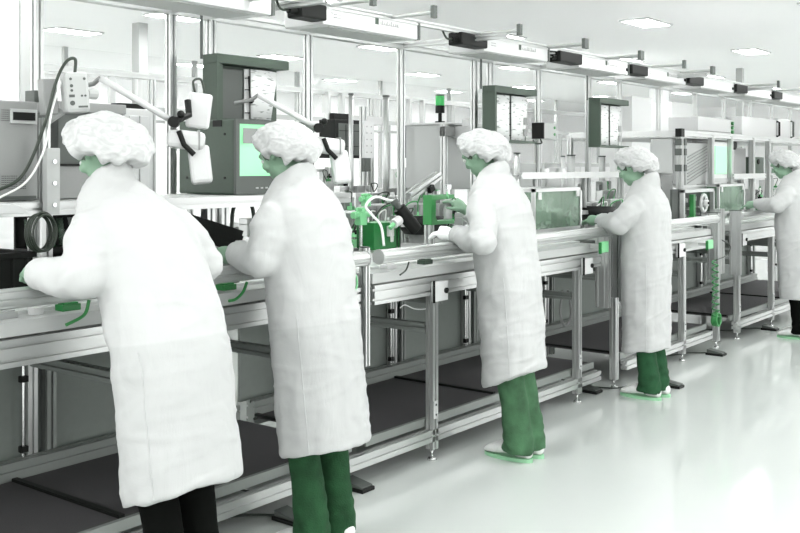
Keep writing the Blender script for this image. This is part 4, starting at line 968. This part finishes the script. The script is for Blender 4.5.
def person(px, Yb, label, headpx, elbow, wrist, handp, hem, zscale, seed, pants, pants_m, shoe_m='shoe', wide=1.0, hemtilt=0, right=None, glove=False, lining=(.95, 0), pitch=28, back=.12, netw=1.0, legdx=(-.075, .075), legdy=(-.07, -.05), bag=0.0):
    base = Vector((onY(px, Yb), Yb, 0)); sz = zscale
    # 1 body ------------------------------------------------
    hc = ptX(headpx[0], headpx[1], base.x + .01) - base - Vector((0, 0, .008))                     # head centre, local
    ytop = hc.y - .088; nz = hc.z - .132
    def lean(z):
        u = max(0, (z - .86*sz) / (nz - .86*sz)); return ytop * min(1.15, u)**1.5 - back * max(0, .95*sz - z)
    W_ = wide
    tab = [(.36, .172, .145), (.60, .174, .148), (.82, .178, .152), (.95, .180, .154), (1.08, .180, .150), (1.20, .182, .148), (1.27, .180, .142), (1.32, .170, .130), (1.36, .150, .115), (1.395, .118, .098), (1.425, .085, .082), (1.45, .066, .070)]
    k = nz / 1.40
    def toloc(p, Y, dx=0): return pt(p[0], p[1], Y) - base
    shz = 1.285*k
    SL = Vector((-.158*W_, lean(shz) + .005, shz)); SR = Vector((.158*W_, lean(shz) + .005, shz))
    EL = toloc(elbow[:2], elbow[2]); WL = toloc(wrist[:2], wrist[2]); HL = toloc(handp[:2], handp[2])
    if right: ER, WR, HR = [toloc(q[:2], q[2]) for q in right]
    else: ER, WR, HR = [Vector((-q.x + .0, q.y, q.z)) for q in (EL, WL, HL)]
    def armdir(W, H): return (H - W).normalized()
    b = MB()
    loft(b, [(Vector((0, lean(z*k), z*k)), a*.8*W_, bb*.75, (0, 0)) for z, a, bb in tab if z > .8], 20)
    neck = Vector((0, ytop, nz))
    b.tube([neck + Vector((0, -.01, -.06)), neck + Vector((0, .01, .02)), hc + Vector((0, -.005, -.05))], [.056, .050, .048], 16)
    # head, built upright then pitched
    hm = MB(); hm.ball((0, -.005, .02), (.076, .094, .098), 24, 16); hm.ball((0, .028, -.045), (.056, .06, .062), 20, 12)
    hm.ball((0, .062, -.085), (.024, .022, .020)); hm.tube([(0, .088, .02), (0, .104, -.012), (0, .103, -.026)], [.008, .012, .013], 8)
    hm.ball((-.012, .096, -.026), .009); hm.ball((.012, .096, -.026), .009)
    hm.tube([(-.05, .072, .03), (-.02, .09, .034), (.02, .09, .034), (.05, .072, .03)], .011, 8)
    hm.tube([(-.022, .082, -.053), (0, .089, -.050), (.022, .082, -.053)], .007, 8); hm.tube([(-.020, .080, -.063), (0, .086, -.064), (.020, .080, -.063)], .007, 8)
    for s_ in (-1, 1): hm.ball((s_*.079, -.012, -.005), (.012, .019, .031)); hm.ball((s_*.045, .065, -.02), (.022, .018, .02))
    hr = Matrix.Rotation(R(-pitch), 3, 'X')
    b.add([hr @ v + hc for v in hm.v], hm.f)
    for S_, E, Wr, H, sd in ((SL, EL, WL, HL, 1), (SR, ER, WR, HR, -1)):
        b.tube([S_, (S_*.5 + E*.5), E, (E*.4 + Wr*.6), Wr, Wr + armdir(Wr, H)*.02], [.040, .034, .024, .026, .025, .026], 12)
        hand(b, Wr + armdir(Wr, H)*.015, armdir(Wr, H), Vector((0, .2, -1)), sd)
    legs = []
    for i, lx in enumerate(legdx):
        hip = Vector((math.copysign(.085, lx), legdy[i]*.2, .86*sz)); kn = Vector((lx*1.02, legdy[i]*.6 + .02, .47*sz)); an = Vector((lx, legdy[i], .09))
        b.tube([hip, (hip+kn)/2, kn, (kn*.55+an*.45), an, an + Vector((0, 0, -.05))], [.070, .060, .048, .048, .036, .036], 14); b.ball(an + Vector((0, .06, -.055)), (.036, .11, .028))
        legs.append((hip, kn, an))
    body = mesh_obj('person', voxel(b, .0075, 2), 'skin'); body.location = base; tag(body, label, 'person')
    for s_ in (-1, 1):
        ev = MB().ball(hr @ Vector((s_*.031, .083, .012)) + hc, .011)
        me = bpy.data.meshes.new('eye'); me.from_pydata([tuple(v) for v in ev.v], [], ev.f); mesh_obj('eye', me, 'white', body)
    hv = MB(); hv.ball((0, -.012, .03), (.082, .100, .098), 28, 18); hv.ball((0, -.075, -.02), (.062, .035, .055), 20, 12)
    hm_ = bpy.data.meshes.new('hair'); hm_.from_pydata([tuple(hr @ v + hc) for v in hv.v], [], hv.f)
    for p in hm_.polygons: p.use_smooth = True
    # keep the hair off the face
    bm = bmesh.new(); bm.from_mesh(hm_); inv = hr.inverted()
    dele = [v for v in bm.verts if (inv @ (v.co - hc)).y > .062 and (inv @ (v.co - hc)).z < .075 or (inv @ (v.co - hc)).z < -.07]
    bmesh.ops.delete(bm, geom=dele, context='VERTS'); bm.to_mesh(hm_); bm.free()
    mesh_obj('hair', hm_, 'hair', body)
    # 2 hairnet ----------------------------------------------
    nr = Matrix.Rotation(R(15), 3, 'X'); N_, K_ = 110, 60; vs = []; fs = []
    off = Vector((seed*3.1, seed*1.7, 0))
    for i in range(N_):
        for j in range(K_ + 1):
            th = 2*math.pi*i/N_; ph = (math.pi*.66)*j/K_ + .001
            dr = Vector((math.sin(ph)*math.cos(th), math.sin(ph)*math.sin(th), math.cos(ph)))
            rx, ry, rz = .124*netw, .150*netw, .106
            q = j / K_
            puff = 1 + .07*noise.noise(dr*2.2 + off) + .018*noise.noise(dr*6 + off)
            for f_, a_ in ((2.0, .032), (3.4, .016)):                                           # soft sharp-edged folds of the gauze
                puff += a_ * (max(0, 1 - abs(noise.noise(dr*f_ + off*2 + Vector((f_, 0, 0))))*4.5) - .25)
            g = 1.0
            if q > .80: g = 1 - .30*((q-.80)/.20)**1.6 + .05*math.sin(i*.59)*((q-.8)/.2)      # gathered band
            p = Vector((dr.x*rx, dr.y*ry, dr.z*rz)) * puff * g
            p.z += .030 - (.012*math.sin(i*.36 + seed) + .008*math.sin(i*.85)) * (q**3); p.y -= .014
            vs.append(nr @ p + hc)
    for i in range(N_):
        for j in range(K_): a = i*(K_+1)+j; c_ = ((i+1) % N_)*(K_+1)+j; fs.append((a, a+1, c_+1, c_))
    me = bpy.data.meshes.new('hairnet'); me.from_pydata([tuple(v) for v in vs], [], fs)
    for p in me.polygons: p.use_smooth = True
    hn = mesh_obj('hairnet', me, 'net', body); so = hn.modifiers.new('s', 'SOLIDIFY'); so.thickness = .002
    # 3 coat -------------------------------------------------
    c = MB(); secs = []
    zz = [hem + (1.445*k - hem) * i / 26 for i in range(27)]
    for z in zz:
        a, bb = lerp(tab, z/k); fl = 1 + .03*max(0, (.95 - z))
        tl = hemtilt * max(0, 1 - (z - hem)/.45)
        secs.append((Vector((0, lean(z) - .004, z)), a*W_*fl + bag, bb*fl + bag*.8, (0, tl)))
    loft(c, secs, 44, 2.25)
    cz = 1.455*k                                                        # stand collar
    loft(c, [(Vector((0, lean(cz) - .012, cz - .06)), .088, .088, (0, 0)), (Vector((0, lean(cz) - .012, cz - .012)), .074, .078, (0, -.45)), (Vector((0, lean(cz) - .004, cz + .012)), .067, .070, (0, -.6))], 28, 2)
    for S_, E, Wr, H in ((SL, EL, WL, HL), (SR, ER, WR, HR)):
        inn = Vector((S_.x*.5, S_.y, S_.z + .03))
        c.ball(E, .0675, 20, 14)
        mid = (S_+E)/2 + Vector((0, -.012, 0)); fm_ = (E+Wr)/2 + Vector((0, 0, -.008))
        c.tube([inn, S_ + Vector((0, 0, -.006)), (S_*.75+E*.25), mid, (S_*.2+E*.8), E, fm_, Wr*.85+E*.15, Wr + armdir(Wr, H)*.012], [.060, .070, .073, .071, .069, .068, .063, .052, .046], 22)
    so_ = Vector((seed*5.3, seed*2.9, seed))
    def cd(p):
        w = 0
        lo = max(0, min(1, (1.0 - p.z)/.5)); ang = math.atan2(p.y, p.x)
        w += lo * .009 * noise.noise(Vector((ang*2.6, p.z*.9, 0)) + so_)
        w += .0075 * noise.noise(Vector((p.x*7, p.y*7, p.z*9)) + so_)
        w += .0045 * noise.noise(Vector((p.x*22, p.y*22, p.z*13)) + so_)
        r_ = noise.noise(Vector((p.x*5, p.y*5, (p.z + .35*p.y)*15)) + so_); w += .0055 * (1 - abs(r_)*4) * (1 if abs(r_) < .25 else 0) * (.5 + lo*.4)
        el = min((p-EL).length, (p-ER).length); w += max(0, 1 - el/.13) * .003 * (1 + math.sin((p.z+p.y*.7)*110))
        wl = min((p-WL).length, (p-WR).length); w += max(0, 1 - wl/.10) * .005 * math.sin((p.x*.6+p.y)*150 + seed)
        return w
    coat = mesh_obj('lab_coat', voxel(c, .0085, 3, cd), coat_mat('lab_coat_cloth', lining[0], lining[1]), body)
    # side seam / back vent piping
    sm = MB(); pts_ = []
    for z in [hem + .004 + (1.0*k - hem)*i/14 for i in range(15)]:
        a, bb = lerp(tab, z/k); fl = 1 + .10*max(0, .95 - z); tl = hemtilt * max(0, 1 - (z-hem)/.45)
        ph = R(205); ct, st = math.cos(ph), math.sin(ph)
        x = (a*W_*fl+bag)*math.copysign(abs(ct)**(2/2.25), ct); y = (bb*fl+bag*.8)*math.copysign(abs(st)**(2/2.25), st)
        pts_.append(Vector((x, lean(z) - .004 + y, z + tl*y)))
    from mathutils.bvhtree import BVHTree
    bv = BVHTree.FromPolygons([v.co.copy() for v in coat.data.vertices], [tuple(p.vertices) for p in coat.data.polygons])
    P2_ = []
    for p in pts_[:-2]:
        q, nn_, _, _ = bv.find_nearest(p)
        P2_.append(q + nn_ * .0005)
    sm.tube(smooth_path(P2_, 3), .0024, 6)
    me = bpy.data.meshes.new('seam'); me.from_pydata([tuple(v) for v in sm.v], [], sm.f); mesh_obj('seam', me, coat.data.materials[0], coat)
    # 4 trousers ---------------------------------------------
    tr = MB()
    for (hip, kn, an), _ in zip(legs, (0, 1)):
        tr.tube([hip + Vector((0, 0, .02)), (hip+kn)/2, kn, (kn+an)/2 + Vector((0, -.01, 0)), an + Vector((0, -.008, .02)), an + Vector((0, -.005, -.045))], [.082, .072, .061*pants, .063*pants, .070*pants, .076*pants], 22)
    def td(p): return .006*noise.noise(Vector((p.x*14, p.y*14, p.z*10)) + so_) + .004*math.sin(p.z*60 + 9*noise.noise(p*6)) * max(0, 1 - (p.z)/.35)
    mesh_obj('trousers', voxel(tr, .009, 2, td), pants_m, body)
    # 5 shoes ------------------------------------------------
    for (hip, kn, an), _ in zip(legs, (0, 1)):
        sh = MB(); x, y = an.x, an.y
        prof = [(-.105, .030, .055), (-.08, .036, .070), (-.03, .038, .078), (.03, .041, .082), (.08, .046, .066), (.12, .045, .050), (.15, .036, .036), (.165, .02, .022)]
        b0 = len(sh.v); nn = 16
        for (dy, hw, hh_) in prof:
            for q in range(nn):
                t = 2*math.pi*q/nn; sh.v.append(Vector((x + hw*math.cos(t), y + dy + .02, .016 + hh_*.5 + hh_*.5*math.sin(t))))
        for i in range(len(prof)-1):
            for q in range(nn): a = b0+i*nn+q; bb_ = b0+i*nn+(q+1) % nn; sh.f.append([a, bb_, bb_+nn, a+nn])
        sh.f.append([b0+q for q in range(nn)][::-1]); sh.f.append([b0+(len(prof)-1)*nn+q for q in range(nn)])
        me = bpy.data.meshes.new('shoe'); me.from_pydata([tuple(v) for v in sh.v], [], sh.f)
        for p in me.polygons: p.use_smooth = True
        so2 = mesh_obj('shoe', me, shoe_m, body); sb_ = so2.modifiers.new('s', 'SUBSURF'); sb_.levels = 1; sb_.render_levels = 1
        sl = MB(); n2 = 24; ring = []
        for q in range(n2):
            t = 2*math.pi*q/n2; ring.append((x + .047*math.cos(t), y + .05 + .14*math.sin(t)))
        sl.v = [Vector((a, b_, 0)) for a, b_ in ring] + [Vector((a, b_, .018)) for a, b_ in ring]
        sl.f = [list(range(n2))[::-1], list(range(n2, 2*n2))] + [(i, (i+1) % n2, n2+(i+1) % n2, n2+i) for i in range(n2)]
        me = bpy.data.meshes.new('sole'); me.from_pydata([tuple(v) for v in sl.v], [], sl.f); mesh_obj('sole', me, 'sole', so2)
    if glove:
        g = MB(); hand(g, WL + armdir(WL, HL)*.015, armdir(WL, HL), Vector((0, .2, -1)), 1, 1.05, .6, .003); me = voxel(g, .005, 2); mesh_obj('glove', me, 'glove', body)
    return body
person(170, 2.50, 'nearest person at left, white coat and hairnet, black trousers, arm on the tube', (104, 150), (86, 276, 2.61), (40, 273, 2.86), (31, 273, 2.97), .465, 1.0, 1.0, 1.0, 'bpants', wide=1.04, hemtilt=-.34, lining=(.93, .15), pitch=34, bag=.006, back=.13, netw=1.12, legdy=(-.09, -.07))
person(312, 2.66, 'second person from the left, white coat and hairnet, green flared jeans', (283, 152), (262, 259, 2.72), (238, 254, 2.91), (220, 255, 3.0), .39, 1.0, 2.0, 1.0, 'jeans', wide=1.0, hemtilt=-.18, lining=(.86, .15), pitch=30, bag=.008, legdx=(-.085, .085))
person(508, 2.69, 'third person from the left, white coat, green jeans, white clogs, reaching for a bottle', (481, 153), (483, 242, 2.66), (457, 235, 2.90), (442, 233, 2.98), .40, 1.0, 3.0, 1.12, 'ljeans', hemtilt=-.42, glove=True, right=((505, 235, 3.0), (468, 212, 3.10), (455, 203, 3.17)), lining=(.2, 0), pitch=30, legdx=(-.045, .05), legdy=(-.08, -.09), bag=.0, back=.07)
person(646, 2.68, 'fourth person from the left, white coat, dark green jeans, white shoes', (633, 166), (618, 224, 2.77), (602, 221, 2.96), (590, 220, 3.05), .30, .96, 4.0, 1.0, 'djeans', hemtilt=-.15, lining=(.2, 0), pitch=25, legdx=(-.06, .06), legdy=(-.04, -.05), bag=-.006, back=.0)
person(794, 2.60, 'farthest person at the right edge, white coat and black trousers', (783, 164), (777, 205, 2.67), (758, 204, 2.89), (747, 205, 2.98), .34, 1.0, 5.0, 1.0, 'bpants', lining=(.2, 0), pitch=25, legdx=(-.08, .08), back=.06)
# bottle held by third person
c = pt(448, 208, 3.22); t = thing('squeeze_bottle', 'small white squeeze bottle held by the third person from the left', 'bottle', (c.x, 3.22, c.z - .06))
MB().cyl((c.x, 3.22, c.z - .06), (c.x, 3.22, c.z + .03), .024, 18).cyl((c.x, 3.22, c.z + .03), (c.x, 3.22, c.z + .05), .024, 18, .01).build('body', 'white', t, 0, True)
MB().cyl((c.x, 3.22, c.z + .05), (c.x - .01, 3.22, c.z + .09), .008, 12, .003).build('nozzle', 'lgreen', t, 0, True)
bpy.data.scenes.remove(TMP)
